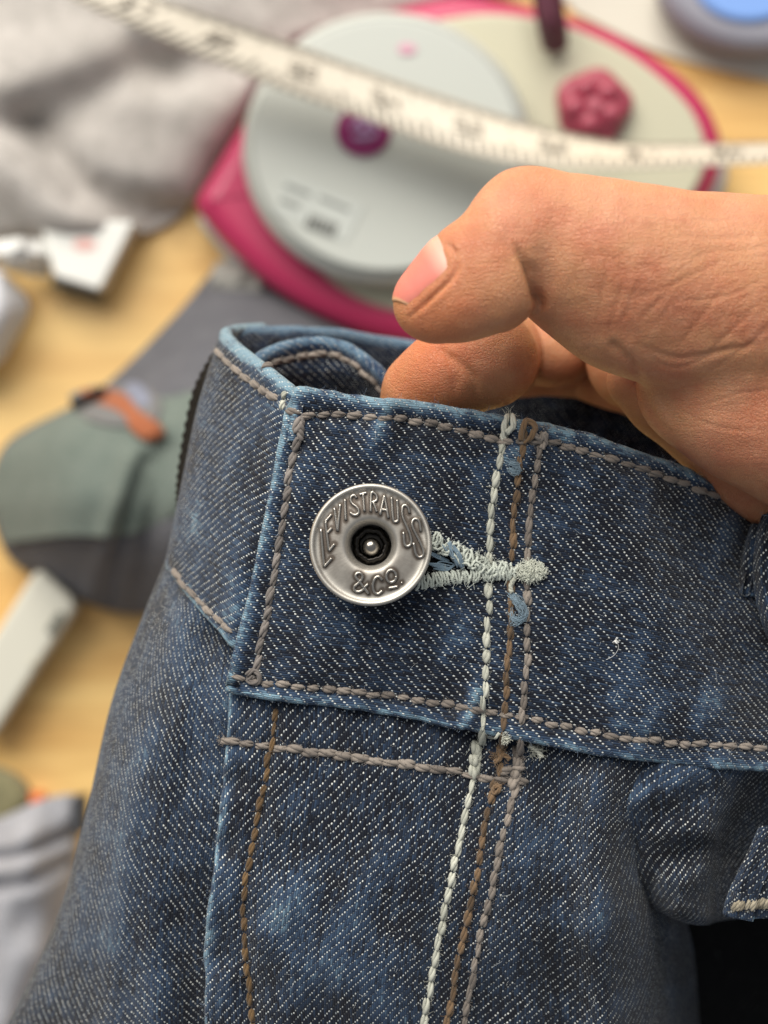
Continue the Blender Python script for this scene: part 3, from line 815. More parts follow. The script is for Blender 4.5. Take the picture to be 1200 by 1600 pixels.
def sdf(P):
    t = smin(th_distal(P), th_pad(P), 3.0)
    t = smin(t, knuckle(P), 3.5)
    pr = smin(th_prox(P), th_web(P), 5)
    # crease between the two thumb segments stays fairly sharp on the inner side
    t = smin(t, pr, 1.6)
    b = smin(thenar(P), palm(P), 6)
    b = smin(b, thenar2(P), 2.2)
    t = smin(t, b, 3.2)
    f = smin(np.minimum(np.minimum(idx(P), mid_(P)), ring(P)), 1e3, 1)
    # fingers melt into the palm only at the back
    back = np.clip((P[..., 0]-rp(900, 0, -30)[0])/12, 0, 1)
    return np.where(back > 0, smin(t, f, .4+5*back), np.minimum(t, f))
lo = np.array([min(rp(580, 0, 0)[0], -4), rp(0, 820, -20)[1], ZF-72.]); hi = np.array([rp(1470, 0, 0)[0], rp(0, 210, 0)[1]+4, ZF+32.])
st_ = 1.0
n3 = np.ceil((hi-lo)/st_).astype(int)
ax = [lo[i]+st_*np.arange(n3[i]) for i in range(3)]
PP = np.stack(np.meshgrid(*ax, indexing='ij'), -1)
D = np.stack([sdf(PP[i]) for i in range(n3[0])], 0)
D[-1] = np.maximum(D[-1], .5)
D[:, 0] = np.maximum(D[:, 0], .5); D[:, :, 0] = np.maximum(D[:, :, 0], .5)
def surface_nets(D, org, st):
    ins = D < 0; nx, ny, nz = D.shape
    cs = np.zeros((nx-1, ny-1, nz-1, 3)); cnt = np.zeros((nx-1, ny-1, nz-1))
    corners = [(i, j, k) for i in (0, 1) for j in (0, 1) for k in (0, 1)]
    sub = lambda A, c: A[c[0]:nx-1+c[0], c[1]:ny-1+c[1], c[2]:nz-1+c[2]]
    for a in corners:
        for d in range(3):
            if a[d] == 0:
                b = list(a); b[d] = 1
                da, db = sub(D, a), sub(D, b); m = (da < 0) != (db < 0)
                t = np.where(m, da/(da-db+1e-12), 0)
                cnt += m
                for q in range(3): cs[..., q] += np.where(m, a[q] + (t if q == d else 0), 0)
    act = cnt > 0; ids = -np.ones(act.shape, int); ids[act] = np.arange(act.sum())
    base = np.stack(np.meshgrid(*[np.arange(s) for s in act.shape], indexing='ij'), -1)
    V = org + st*(base[act] + cs[act]/cnt[act][:, None])
    quads = []
    for d in range(3):
        u, v = (d+1) % 3, (d+2) % 3
        sl0 = [slice(None)]*3; sl1 = [slice(None)]*3; sl0[d] = slice(0, -1); sl1[d] = slice(1, None)
        for q in (u, v): sl0[q] = slice(1, -1); sl1[q] = slice(1, -1)
        A, B = ins[tuple(sl0)], ins[tuple(sl1)]
        idx_ = np.argwhere(A != B); fl = A[tuple(idx_.T)]
        idx_[:, u] += 1; idx_[:, v] += 1
        def at(du, dv):
            k = idx_.copy(); k[:, u] += du; k[:, v] += dv; return ids[tuple(k.T)]
        Q = np.stack([at(-1, -1), at(0, -1), at(0, 0), at(-1, 0)], 1)
        Q[~fl] = Q[~fl][:, ::-1]; quads.append(Q)
    return V, np.concatenate(quads)
V, Q = surface_nets(D, lo, st_)
def project(V, n=2):
    e = .05
    for _ in range(n):
        d = sdf(V); g = np.stack([(sdf(V+np.eye(3)[i]*e)-d)/e for i in range(3)], -1)
        g /= np.linalg.norm(g, axis=1, keepdims=True)+1e-9
        V = V - np.clip(d, -.6, .6)[:, None]*g
    return V, g
def subdiv(V, Q):
    E_ = np.sort(np.concatenate([Q[:, [0, 1]], Q[:, [1, 2]], Q[:, [2, 3]], Q[:, [3, 0]]]), 1)
    U, inv = np.unique(E_, axis=0, return_inverse=True); inv = inv.reshape(-1)
    n = len(V); m = len(Q); mid = V[U].mean(1); fc = V[Q].mean(1)
    e = [n + inv[k*m:(k+1)*m] for k in range(4)]; c = n+len(U)+np.arange(m)
    Qn = np.concatenate([np.stack([Q[:, 0], e[0], c, e[3]], 1), np.stack([Q[:, 1], e[1], c, e[0]], 1), np.stack([Q[:, 2], e[2], c, e[1]], 1), np.stack([Q[:, 3], e[3], c, e[2]], 1)])
    return np.concatenate([V, mid, fc]), Qn
V, g = project(V, 2)
V, Q = subdiv(V, Q); V, g = project(V, 1)
V, Q = subdiv(V, Q); V, g = project(V, 1)
# creases, laid down in the photo's frame on the camera-facing skin
def to_px(V):
    s = (F-(V[:, 2]-ZF))/F; return V[:, 0]/(K*s)+600, 800-V[:, 1]/(K*s), V[:, 2]-ZF
hx_, hy_, hz_ = to_px(V)
disp = np.zeros(len(V)); face = np.clip(g[:, 2]*1.5+.3, 0, 1)
CRE = [  # polyline, half width px, depth mm, min height
 ([(712,392),(712,425),(678,462),(640,496)], 5, 1.3, 0), ([(700,380),(714,398)], 5, 1.0, 0),
 ([(842,478),(838,455),(828,425),(812,395),(802,372)], 8, 1.0, 0), ([(842,470),(834,430),(820,400)], 15, .75, 0),
 ([(806,264),(800,300),(794,340),(792,370),(800,400)], 5, .16, 0), ([(748,345),(762,360),(770,380)], 5, .16, 0), ([(730,412),(770,410),(800,402)], 4, .10, 0),
 ([(860,320),(866,360),(880,400),(890,440),(893,470)], 7, .32, 0), ([(878,330),(888,370),(900,420),(906,480)], 6, .22, 0), ([(900,330),(930,380),(950,400)], 6, .20, 0),
 ([(950,395),(948,430),(938,470),(934,500)], 5, .22, 0), ([(980,430),(966,470),(955,510),(956,535)], 6, .30, 0), ([(1000,440),(985,470),(970,510)], 4, .18, 0),
 ([(1140,405),(1090,425),(1040,450),(990,468)], 5, .30, 0), ([(1060,440),(1030,470),(1000,500)], 5, .28, 0), ([(1055,455),(1045,480),(1030,510)], 4, .18, 0),
 ([(1200,430),(1150,458),(1100,468),(1050,470)], 4, .22, 0), ([(1130,450),(1100,490),(1070,530),(1060,545)], 5, .28, 0), ([(1190,470),(1150,510),(1110,550),(1095,565)], 5, .32, 0), ([(1210,500),(1180,530),(1150,556)], 5, .28, 0),
 ([(1000,540),(1030,552),(1060,560),(1090,556),(1130,548),(1200,535)], 6, .6, 0), ([(1010,552),(1040,572),(1070,572),(1100,560),(1150,540)], 5, .35, 0), ([(1100,590),(1140,560),(1200,520)], 4, .2, 0),
 ([(1060,360),(1090,372),(1140,372),(1210,366)], 5, .32, 0), ([(1110,386),(1150,392),(1210,384)], 5, .30, 0), ([(1060,330),(1100,345),(1150,342),(1200,338)], 4, .2, 0), ([(1020,320),(1060,330),(1080,355)], 4, .16, 0), ([(1130,398),(1170,402),(1210,398)], 4, .2, 0),
 ([(1060,640),(1100,660),(1150,672),(1210,674)], 4, .25, 0), ([(1095,635),(1130,622),(1160,614),(1200,612)], 4, .22, 0), ([(1170,618),(1190,610),(1215,606)], 5, .2, 0),
 ([(960,540),(985,565),(1000,590),(1010,610)], 8, .5, -30), ([(1000,600),(1020,650),(1060,700)], 8, .5, -30),
 ([(690,548),(715,565),(735,585),(745,610),(748,640)], 10, .55, -30), ([(700,560),(712,590),(714,620)], 8, .35, -30),
]
for pl, w, d, mn in CRE:
    SP_ = spline(pl, 24); dd = dist_poly(hx_, hy_, SP_); ax_ = SP_[-1, :2]-SP_[0, :2]
    tq = np.clip(((hx_-SP_[0, 0])*ax_[0]+(hy_-SP_[0, 1])*ax_[1])/(ax_ @ ax_), 0, 1); d = d*(sstep(1.0, .55, tq) if w >= 8 else np.sin(math.pi*np.clip(tq, .02, .98))**.6)
    d = d*(.32 if w < 8 else .75)
    disp -= d*gauss(dd, w*.75)*face*(hz_ > mn); disp += .2*d*gauss(dd-1.9*w, w)*face*(hz_ > mn)
# many faint wrinkles on the thumb base and the web
r2 = np.random.default_rng(8)
for k in range(120):
    x0, y0 = r2.uniform(880, 1200), r2.uniform(300, 560)
    a = r2.normal(.05 if y0 < 400 else -.55, .28); L = r2.uniform(25, 80); c = r2.normal()*.35
    pl = [(x0, y0), (x0+L*.5*math.cos(a), y0+L*.5*math.sin(a)), (x0+L*math.cos(a+c), y0+L*math.sin(a+c))]
    disp -= r2.uniform(.01, .035)*gauss(dist_poly(hx_, hy_, pl), r2.uniform(2.6, 4.0))*face*(hz_ > 0)
disp += .06*vnoise(hx_/26, hy_/20)*face
V = V + g*disp[:, None]
skin = Mat('skin', .48)
o_ = skin.coord('Object')
v1 = skin.vor(skin.mapping(o_, scale=(1, 1.5, 1), rot=(0, 0, .5)), 1350); v2 = skin.vor(skin.mapping(o_, scale=(1.5, 1, 1), rot=(.3, 0, -.4), loc=(.02, .01, 0)), 2500)
bl = skin.noise(o_, 90, 4, .6); bl2 = skin.noise(o_, 380, 3, .6); fine = skin.noise(o_, 2600, 3, .6)
c = skin.mix(bl.ramp(.35, .65), srgb(196, 139, 99), srgb(187, 117, 84))
c = skin.mix(skin.attr('pink').clamp(), c, srgb(212, 150, 124))
c = skin.mix(bl2.ramp(.45, .8, 0, .35), c, srgb(212, 160, 124))
redness = skin.attr('red')
c = skin.mix(redness.clamp(), c, srgb(206, 116, 70))
ws = skin.noise(skin.mapping(o_, rot=(0, 0, -.6), scale=(1, 7, 1)), 420, 3, .6) + skin.noise(skin.mapping(o_, rot=(0, 0, .5), scale=(1, 8, 1)), 360, 3, .6)
lines_ = v1.ramp(0, .12, .08, 0)
c = skin.mix(lines_, c, srgb(150, 92, 66))
skin.color(c)
skin.bump(v1.ramp(0, .16) * .42 + v2.ramp(0, .14) * .36 + fine * .4 + bl2 * .3 + ws * .7, .00014, .85)
for k_, v_ in (('Subsurface Weight', .3), ('Subsurface Scale', .0018), ('Specular IOR Level', .42)): skin.b.inputs[k_].default_value = v_
skin.b.inputs['Subsurface Radius'].default_value = (1.0, .36, .18)
skin.link(fine.ramp(.3, .7, .36, .52), skin.b.inputs['Roughness'])
hand = mesh_from('hand', V, Q.tolist(), skin.m)
at = hand.data.attributes.new('pink', 'FLOAT', 'POINT')
at.data.foreach_set('value', np.clip(.45*gauss(dist_poly(hx_, hy_, [(780,290),(850,270),(1000,310),(1250,320)]), 70) + .12*gauss(np.hypot(hx_-1130, hy_-660), 90) + .15*vnoise(hx_/50, hy_/40), 0, 1))
at = hand.data.attributes.new('red', 'FLOAT', 'POINT')
red = .55*gauss(np.hypot(hx_-690, hy_-505), 75) + .35*gauss(np.hypot(hx_-650, hy_-600), 60) + .18*gauss(np.hypot(hx_-830, hy_-290), 50)
at.data.foreach_set('value', np.clip(red, 0, 1))
tag(hand, 'bare hand with bent thumb pinching the open waistband of the jeans', 'hand')
# thumb nail: shell over the back of the last thumb segment
A0, A1 = rp(786, 392, 14), rp(664, 476, 13)
axd = (A1-A0)/np.linalg.norm(A1-A0); dors = np.array([-.56, .83, .16]); dors -= axd*(dors @ axd); dors /= np.linalg.norm(dors); side = np.cross(axd, dors); side *= np.sign(side[2])
NG = []
nu, nv = 40, 36
for i in range(nu):
    row = []
    t = i/(nu-1)
    for j in range(nv):
        q = (j/(nv-1))*2-1
        ph = q*1.30
        along = 6.2 + t*(10.0) - (1-t)*0 - 1.6*q*q*(t) + 1.3*q*q*(1-t)
        c0 = A0 + axd*along; dr_ = dors*math.cos(ph) + side*math.sin(ph)
        r_ = np.linspace(1.0, 9.5, 70); d_ = sdf(c0 + r_[:, None]*dr_); 
        k_ = np.argmax(d_ > 0); rad_ = r_[k_] if d_[k_] > 0 else 2.0
        if k_ > 0: rad_ = r_[k_-1] + (r_[k_]-r_[k_-1])*(-d_[k_-1])/(d_[k_]-d_[k_-1]+1e-9)
        rad_ = max(rad_, 3.9 - 1.9*t)
        lift = .22*(1-abs(q)**6) * sstep(0, .12, t) - .25*(abs(q)**8) + .05
        row.append(c0 + dr_*(rad_+lift))
    NG.append(row)
NG = np.array(NG)
nail_m = Mat('nail', .5)
u_ = nail_m.node('ShaderNodeUVMap').outputs[0]; ux, uy, _ = nail_m.xyz(nail_m.attr('wear').k) if False else (None, None, None)
tt = nail_m.attr('wear')
cc = nail_m.mix(tt.ramp(.08, .34), srgb(214, 160, 142), srgb(208, 122, 108)); cc = nail_m.mix(tt.ramp(.93, .99), cc, srgb(210, 166, 128))
nail_m.color(cc); nail_m.b.inputs['Specular IOR Level'].default_value = .35
nail_m.b.inputs['Subsurface Weight'].default_value = .15; nail_m.b.inputs['Subsurface Scale'].default_value = .001
NGw = np.concatenate([NG, np.broadcast_to(np.linspace(0, 1, nu)[:, None, None], (nu, nv, 1))], -1)
nail = cloth('nail', NGw, nail_m.m, None, 'u', .45, False); adopt(nail, hand)

# ================================================================== BACKGROUND ON THE TABLE
def B(px, py, z): return W(px, py, z-ZF)
def B3(G): G = np.array(G, float); G[..., 2] -= ZF; return W3(G)
Mw = Mat('light_oak', .45)
o_ = Mw.coord('Object'); mp = Mw.mapping(o_, rot=(0, 0, .92), scale=(3.2, 26, 1))
g1 = Mw.noise(mp, 2.2, 5, .6, .6); g2 = Mw.noise(Mw.mapping(o_, rot=(0, 0, .92), scale=(14, 150, 1)), 3.0, 3); g3 = Mw.noise(o_, 9, 2)
c = Mw.mix(g1.ramp(.3, .7), srgb(214, 166, 96), srgb(242, 204, 132)); c = Mw.mix(g2.ramp(.45, .8, 0, .4), c, srgb(178, 128, 70)); c = Mw.mix(g3.ramp(.4, .7, 0, .5), c, srgb(236, 200, 134))
Mw.color(c); Mw.bump(g2, .0002, .3)
tb = mesh_from('table_top', [(-900,-900,-20),(900,-900,-20),(900,900,-20),(-900,900,-20),(-900,-900,0),(900,-900,0),(900,900,0),(-900,900,0)], [(0,3,2,1),(4,5,6,7),(0,1,5,4),(1,2,6,5),(2,3,7,6),(3,0,4,7)], Mw.m, None, False)
tag(tb, 'light oak table top under everything', 'table', None, 'structure')

def fabric(name, c1, c2, scale=900, sheen=.2):
    M = Mat(name, .95); o = M.coord('Object'); n = M.noise(o, scale, 3, .7); n2 = M.noise(M.mapping(o, scale=(1, 5, 1)), scale*.6, 2); n3 = M.noise(o, 130, 5, .8)
    M.b.inputs['Specular IOR Level'].default_value = .08
    M.color(M.mix((n*.4+n2*.3+n3*1.6-.65).clamp(), c1, c2)); M.bump(n+n2, .0006, .7); M.b.inputs['Sheen Weight'].default_value = sheen; return M.m
def sheet(name, rows, nr, nc, hf, mat, thick=2.0, edge=None):
    G = grid(rows, nr, nc); X, Y = G[..., 0].copy(), G[..., 1].copy()
    if hf is not None: G[..., 2] += hf(X, Y)
    G[..., 2] = np.maximum(G[..., 2], thick+.3)
    P = B3(G); return cloth(name, np.concatenate([P, np.zeros(P.shape[:2]+(1,))], -1), mat, None, 'u', thick, False)
def smooth_box(name, outline, z0, z1, bev, mat, parent=None, n=120, hole=None):
    """solid with a rounded top edge from a closed outline in photo pixels, placed at heights z0..z1"""
    Q = spline(list(outline)+[outline[0]], n+1)[:-1]; P = np.array([B(q[0], q[1], z1) for q in Q])[:, :2]
    c = P.mean(0); V = []; rings = []
    nrm = np.roll(P, -1, 0)-np.roll(P, 1, 0); nrm = np.stack([nrm[:, 1], -nrm[:, 0]], 1); nrm /= np.linalg.norm(nrm, axis=1, keepdims=True)
    if ((P-c)*nrm).sum() < 0: nrm = -nrm
    def ring(off, z): rings.append(np.concatenate([P - nrm*off, np.full((n, 1), z)], 1))
    ring(bev*.3, z0)
    for k in range(7):
        a = math.pi/2*k/6; ring(bev*(1-math.cos(a)), z1-bev+bev*math.sin(a))
    V = np.concatenate(rings); Fc = []
    for i in range(len(rings)-1):
        for j in range(n): Fc.append((i*n+j, i*n+(j+1) % n, (i+1)*n+(j+1) % n, (i+1)*n+j))
    Fc.append(tuple((len(rings)-1)*n+j for j in range(n))); Fc.append(tuple(reversed(range(n))))
    a, b, cc = V[Fc[0][0]], V[Fc[0][1]], V[Fc[0][2]]
    o = mesh_from(name, V, Fc, mat, parent); 
    bm = bmesh.new(); bm.from_mesh(o.data); bmesh.ops.recalc_face_normals(bm, faces=bm.faces); bm.to_mesh(o.data); bm.free()
    for p in o.data.polygons:
        if len(p.vertices) > 4: p.use_smooth = False
    return o
def rounded(pts, r=8, m=6):
    P = [np.array(p, float) for p in pts]; out = []
    for k in range(len(P)):
        a, b, c = P[k-1], P[k], P[(k+1) % len(P)]; u = (a-b)/np.linalg.norm(a-b); v = (c-b)/np.linalg.norm(c-b)
        for t in np.linspace(0, 1, m): out.append(tuple((b+u*r)*(1-t)**2 + 2*b*t*(1-t) + (b+v*r)*t*t))
        e = P[(k+1) % len(P)]; w = (b-e)/np.linalg.norm(b-e)
        for t in (.25, .5, .75): out.append(tuple((b+v*r)*(1-t) + (e+w*r)*t))
    return out
def circ(cx, cy, rx, ry, n=28, wob=None): return [(cx+rx*math.cos(t)*(1+(wob(t) if wob else 0)), cy+ry*math.sin(t)*(1+(wob(t) if wob else 0))) for t in np.linspace(0, 2*math.pi, n, endpoint=False)]

# grey heather sweatshirt, top left
lowr = [(-260,400),(-120,392),(0,384),(110,376),(210,366),(268,345),(312,298),(360,222),(412,140),(520,92),(640,66),(744,14),(800,-60)]
upr = [(-260,-260),(-120,-270),(0,-280),(110,-280),(210,-285),(300,-290),(380,-290),(460,-290),(540,-290),(620,-290),(700,-290),(770,-290),(850,-290)]
rows = [[(a[0]*(1-t)+b[0]*t, a[1]*(1-t)+b[1]*t, z) for a, b in zip(lowr, upr)] for t, z in ((0,8),(.06,15),(.2,20),(.45,24),(1,24))]
def hs(X, Y):
    h = -4*gauss(dist_poly(X, Y, [(-80,190),(40,186),(90,176),(190,120),(300,95),(400,100)]), 36) - 9*gauss(dist_poly(X, Y, [(50,190),(95,250),(130,295),(190,322),(270,338)]), 30)
    h += 5*gauss(dist_poly(X, Y, [(0,260),(60,320),(150,352)]), 40) + 5*gauss(dist_poly(X, Y, [(0,120),(140,80),(250,40)]), 55)
    h -= 2*gauss(np.hypot(X-210, Y-240), 90) + 5*gauss(dist_poly(X, Y, [(180,30),(230,90),(260,110)]), 30)
    h -= 10*gauss(dist_poly(X, Y, [(480,84),(600,56),(740,30)]), 20)
    return h + 3*vnoise(X/110, Y/90)
sw = sheet('sweatshirt', rows, 120, 180, hs, fabric('grey_heather_knit', srgb(154, 149, 143), srgb(208, 202, 196)), 3)
tag(sw, 'grey heather knit sweatshirt crumpled on the table', 'sweatshirt')

# pink rimmed plastic case
case = empty('plastic_case', B(700, 260, 0))
tag(case, 'magenta rimmed plastic case with a round pale grey lid', 'case')
def plastic(name, col, rough=.3, **k): return Mat(name, rough, **k).color(col).m
M_PINK = plastic('magenta_plastic', srgb(180, 46, 88), .34); M_GREYP = plastic('pale_grey_plastic', srgb(184, 187, 180), .3); M_CREAM = plastic('cream_plastic', srgb(188, 184, 160), .4)
M_PURP = plastic('purple_badge', srgb(128, 34, 92), .3); M_RASP = plastic('raspberry_plastic', srgb(156, 62, 80), .4); M_MAR = plastic('dark_maroon_strap', srgb(84, 34, 52), .6)
OUT = [(640,0),(720,-14),(800,-4),(880,14),(960,42),(1040,90),(1096,140),(1128,196),(1134,250),(1108,310),(1050,390),(950,470),(820,525),(700,540),(600,528),(500,492),(420,444),(355,385),(318,340),(302,312),(330,262),(362,210),(400,155),(450,95),(540,30)]
base = smooth_box('base_tray', [(x+6, y+26) for x, y in OUT], 0, 12, 4, plastic('pale_base_plastic', srgb(186, 188, 186), .4)); adopt(base, case)
rim = smooth_box('rim', OUT, 8, 30, 7, M_PINK); adopt(rim, case)
cx, cy = 780, 250
INS = [(690,28),(760,20),(830,26),(900,44),(970,76),(1030,118),(1078,166),(1100,212),(1104,254),(1080,306),(1020,380),(930,440),(820,480),(700,490),(600,480),(520,440),(470,380),(450,300),(470,200),(530,110),(600,55)]
ins = smooth_box('inner_panel', INS, 28, 32, 1.5, M_CREAM); adopt(ins, case)
lid = smooth_box('lid', circ(604,226,228,216), 30, 46, 6, M_GREYP); adopt(lid, case)
rg = smooth_box('lid_seam', circ(604,226,212,200), 44, 46.4, .3, plastic('lid_seam_grey', srgb(150, 154, 150), .4)); adopt(rg, lid)
lt = smooth_box('lid_top', circ(604,226,209,197), 45, 47.4, .8, M_GREYP); adopt(lt, lid)
bd = smooth_box('badge', circ(568,204,43,40), 46, 48.6, .8, M_PURP); adopt(bd, lid)
lines = [np.array([B(p[0], p[1], 48.8) for p in spline(s_, 12)]) for s_ in ([(548,200),(560,190),(566,204)],[(566,204),(578,192),(590,204)],[(552,214),(570,216),(588,210)])]
bm_ = tubes('badge_mark', lines, .7, plastic('lilac_print', srgb(176, 150, 190), .5)); adopt(bm_, lid)
def flat(name, outline, z, mat, par):
    P = [B(x, y, z) for x, y in outline]; n = len(P); V = [tuple(p) for p in P] + [(p.x, p.y, p.z-.3) for p in P]
    Fc = [tuple(range(n)), tuple(reversed(range(n, 2*n)))] + [(i, i+n, (i+1) % n+n, (i+1) % n) for i in range(n)]
    o = mesh_from(name, V, Fc, mat, None, False)
    bm = bmesh.new(); bm.from_mesh(o.data); bmesh.ops.recalc_face_normals(bm, faces=bm.faces); bm.to_mesh(o.data); bm.free()
    if par: adopt(o, par)
    return o
flat('label_sticker', [(446,272),(570,322),(540,378),(428,330)], 47.8, plastic('sticker_paper', srgb(186, 190, 184), .6), lid)
M_BLK = plastic('black_print', srgb(70, 70, 66), .7); M_GPR = plastic('grey_print', srgb(120, 122, 118), .7)
for k in range(6):
    x = 484+k*8; flat('printed_bar', [(x,334+k*3),(x+5,336+k*3),(x-3,356+k*3),(x-8,354+k*3)], 48.0, M_BLK, lid)
flat('printed_line', [(446,286),(486,302),(484,308),(444,292)], 48.0, M_GPR, lid); flat('printed_line', [(438,308),(470,321),(467,328),(436,315)], 48.0, M_GPR, lid)
flat('printed_line', [(500,306),(548,326),(546,331),(498,311)], 48.0, M_GPR, lid)
flat('pink_mark', circ(636,76,14,8,16), 48.0, plastic('pink_print', srgb(206, 150, 170), .6), lid)
kn = smooth_box('flower_knob', circ(930,160,60,57,48, lambda t: .05*math.cos(5*t+.6)), 31, 39, 4, M_RASP); adopt(kn, case)
for k in range(5):
    t = k*2*math.pi/5+.5; pt = smooth_box('petal', circ(930+30*math.cos(t), 160+29*math.sin(t), 22, 21, 16), 37, 42, 4, M_RASP, None, 40); adopt(pt, kn)
pt = smooth_box('petal', circ(930,160,13,12,16), 37, 43, 4, plastic('pale_raspberry', srgb(196, 110, 124), .3), None, 40); adopt(pt, kn)
G = grid([[(822,-60,46),(846,-60,50),(872,-60,46)],[(832,0,46),(856,0,50),(880,0,46)],[(840,44,42),(862,44,48),(886,44,42)],[(848,78,34),(868,84,37),(888,74,34)]], 40, 20)
s_ = cloth('strap', np.concatenate([B3(G), np.zeros((40, 20, 1))], -1), M_MAR, None, 'u', 2.5, False); adopt(s_, case)

# tape measure
tt_ = [(30,-112),(140,-58),(260,0),(370,38),(470,72),(560,104),(693,150),(827,192),(960,221),(1080,224),(1200,222),(1340,218)]
bb_ = [(-70,-96),(50,-36),(160,20),(290,77),(427,134),(560,182),(693,229),(827,257),(960,262),(1080,258),(1200,253),(1340,246)]
zt = [78,76,74,70,66,64,62,62,62,60,58,56]; zb = [80,79,78,74,70,67,68,74,80,78,76,74]
G = grid([[(p[0], p[1], z) for p, z in zip(tt_, zt)], [(p[0], p[1], z) for p, z in zip(bb_, zb)]], 9, 260)
TP = B3(G)
Mt = Mat('white_tape', .5); n_ = Mt.noise(Mt.coord(), 1500, 2); Mt.color(Mt.mix(n_, srgb(196, 186, 168), srgb(214, 206, 190)))
tape = cloth('tape_measure', np.concatenate([TP, np.zeros(TP.shape[:2]+(1,))], -1), Mt.m, None, 'u', .5, False)
tag(tape, 'white measuring tape with black marks stretched across the top', 'tape measure')
arcl = np.r_[0, np.cumsum(np.linalg.norm(np.diff(TP[4], axis=0), axis=-1))]
def tp(sl, v, up=.25):
    out = np.zeros(3)
    r = v*8; i = min(int(r), 7); f = r-i
    q = np.array([np.interp(sl, arcl, TP[i, :, k])*(1-f)+np.interp(sl, arcl, TP[i+1, :, k])*f for k in range(3)])
    a = np.array([np.interp(sl+.5, arcl, TP[4, :, k])-np.interp(sl-.5, arcl, TP[4, :, k]) for k in range(3)]); b = np.array([np.interp(sl, arcl, TP[8, :, k])-np.interp(sl, arcl, TP[0, :, k]) for k in range(3)])
    n = np.cross(a, b); n /= np.linalg.norm(n)+1e-9; n *= np.sign(n[2]); return q+n*up
V = []; Fc = []
def tick(sl, v0, v1, w):
    b = len(V); V.extend([tp(sl-w, v0), tp(sl+w, v0), tp(sl+w, v1), tp(sl-w, v1)]); Fc.append((b, b+1, b+2, b+3))
s0 = 20.0; inch = 25.4; k = 0
while s0 + k*inch/8 < arcl[-1]-2:
    tick(s0+k*inch/8, .985, .52 if k % 8 == 0 else (.62 if k % 4 == 0 else .70), .5); k += 1
k = 0
while s0 + k*1.0 < arcl[-1]-2:
    tick(s0+k*1.0, .015, .26 if k % 10 == 0 else (.20 if k % 5 == 0 else .14), .24); k += 1
tk = mesh_from('printed_ticks', V, Fc, plastic('tape_print', srgb(70, 64, 58), .7), None, False); adopt(tk, tape)
SEG = {'0':'abcdef','1':'bc','2':'abged','3':'abgcd','4':'fgbc','5':'afgcd','6':'afgedc','7':'abc','8':'abcdefg','9':'abcdfg'}
SP = {'a':((0,0),(1,0)),'b':((1,0),(1,.5)),'c':((1,.5),(1,1)),'d':((0,1),(1,1)),'e':((0,.5),(0,1)),'f':((0,0),(0,.5)),'g':((0,.5),(1,.5))}
M_NUM = plastic('tape_numerals', srgb(126, 118, 108), .7)
k = 0
while s0 + k*inch < arcl[-1]-8:
    V = []; Fc = []
    for di, ch in enumerate(str(38-k)):
        for sg in SEG[ch]:
            (x0, y0), (x1, y1) = SP[sg]; sx = s0+k*inch-4.2+di*5.0
            a = tp(sx+x0*3.2, .36+y0*.24, .3); b = tp(sx+x1*3.2, .36+y1*.24, .3); v2, f2 = tube_mesh([np.array([a, b])], .30, 4)
            n_0 = len(V); V += v2; Fc += [tuple(i+n_0 for i in f_) for f_ in f2]
    nm = mesh_from('numeral', V, Fc, M_NUM); adopt(nm, tape); k += 1

# charcoal and green cap
cap = empty('cap', B(180, 760, 0)); tag(cap, 'charcoal and green cap with an orange and blue emblem', 'cap')
M_CH = fabric('charcoal_cotton', srgb(84, 84, 89), srgb(112, 112, 116), 1100, .1); M_GN = fabric('green_cotton', srgb(98, 110, 103), srgb(124, 132, 124), 1100, .1)
rows = [[(330,425,5),(400,430,8),(470,450,10),(560,490,8)],[(262,505,18),(350,505,32),(450,520,34),(560,540,25)],[(150,612,16),(270,590,46),(420,600,48),(560,620,35)],[(12,690,10),(150,660,50),(350,680,62),(560,720,45)],
        [(-14,780,8),(120,770,54),(330,800,66),(560,820,50)],[(8,862,5),(110,850,44),(300,880,56),(560,900,45)],[(60,905,3),(140,925,18),(300,950,26),(560,960,25)],[(130,940,2),(190,958,4),(300,962,6),(560,980,8)]]
fold = lambda X, Y: -4*gauss(dist_poly(X, Y, [(225,720),(190,830),(165,940)]), 10) + 5*gauss(dist_poly(X, Y, [(205,720),(168,830),(140,930)]), 16) - 5*gauss(dist_poly(X, Y, [(255,700),(230,850),(215,950)]), 18)
cr = sheet('crown', rows, 90, 90, fold, M_CH, 2); adopt(cr, cap)
rowsg = [[(150,618,19),(215,606,36),(300,612,50),(420,640,56)],[(16,692,13),(110,664,46),(230,668,60),(420,700,64)],[(-10,770,11),(100,762,55),(220,768,64),(420,780,68)],[(4,850,10),(100,838,51),(200,836,58),(290,800,62)]]
gn = sheet('front_panel', rowsg, 60, 60, lambda X, Y: fold(X, Y)+3, M_GN, 1.5); adopt(gn, cap)
em = [[(105,612,44),(160,606,50),(215,604,56),(255,640,60)],[(105,640,50),(160,640,56),(215,650,60),(262,690,64)]]
M_OR = fabric('orange_embroidery', srgb(150, 88, 60), srgb(176, 110, 78), 1500, .1); M_LB = fabric('lilac_blue_embroidery', srgb(122, 128, 146), srgb(146, 148, 162), 1500, .1); M_MV = fabric('mauve_embroidery', srgb(112, 112, 112), srgb(130, 128, 126), 1500, .1)
def cap_bvh(o): return BVHTree.FromPolygons([tuple(v.co*1000) for v in o.data.vertices], [tuple(p.vertices) for p in o.data.polygons])
CAPB = [cap_bvh(cr), cap_bvh(gn)]
def cap_at(px, py, up):
    d = (W(px, py, 0)-CAM).normalized(); hs_ = [h_ for h_ in (b_.ray_cast(CAM, d) for b_ in CAPB) if h_[0] is not None]
    q = min(hs_, key=lambda h_: h_[3])[0] if hs_ else B(px, py, 40); return np.array(q-d*up)
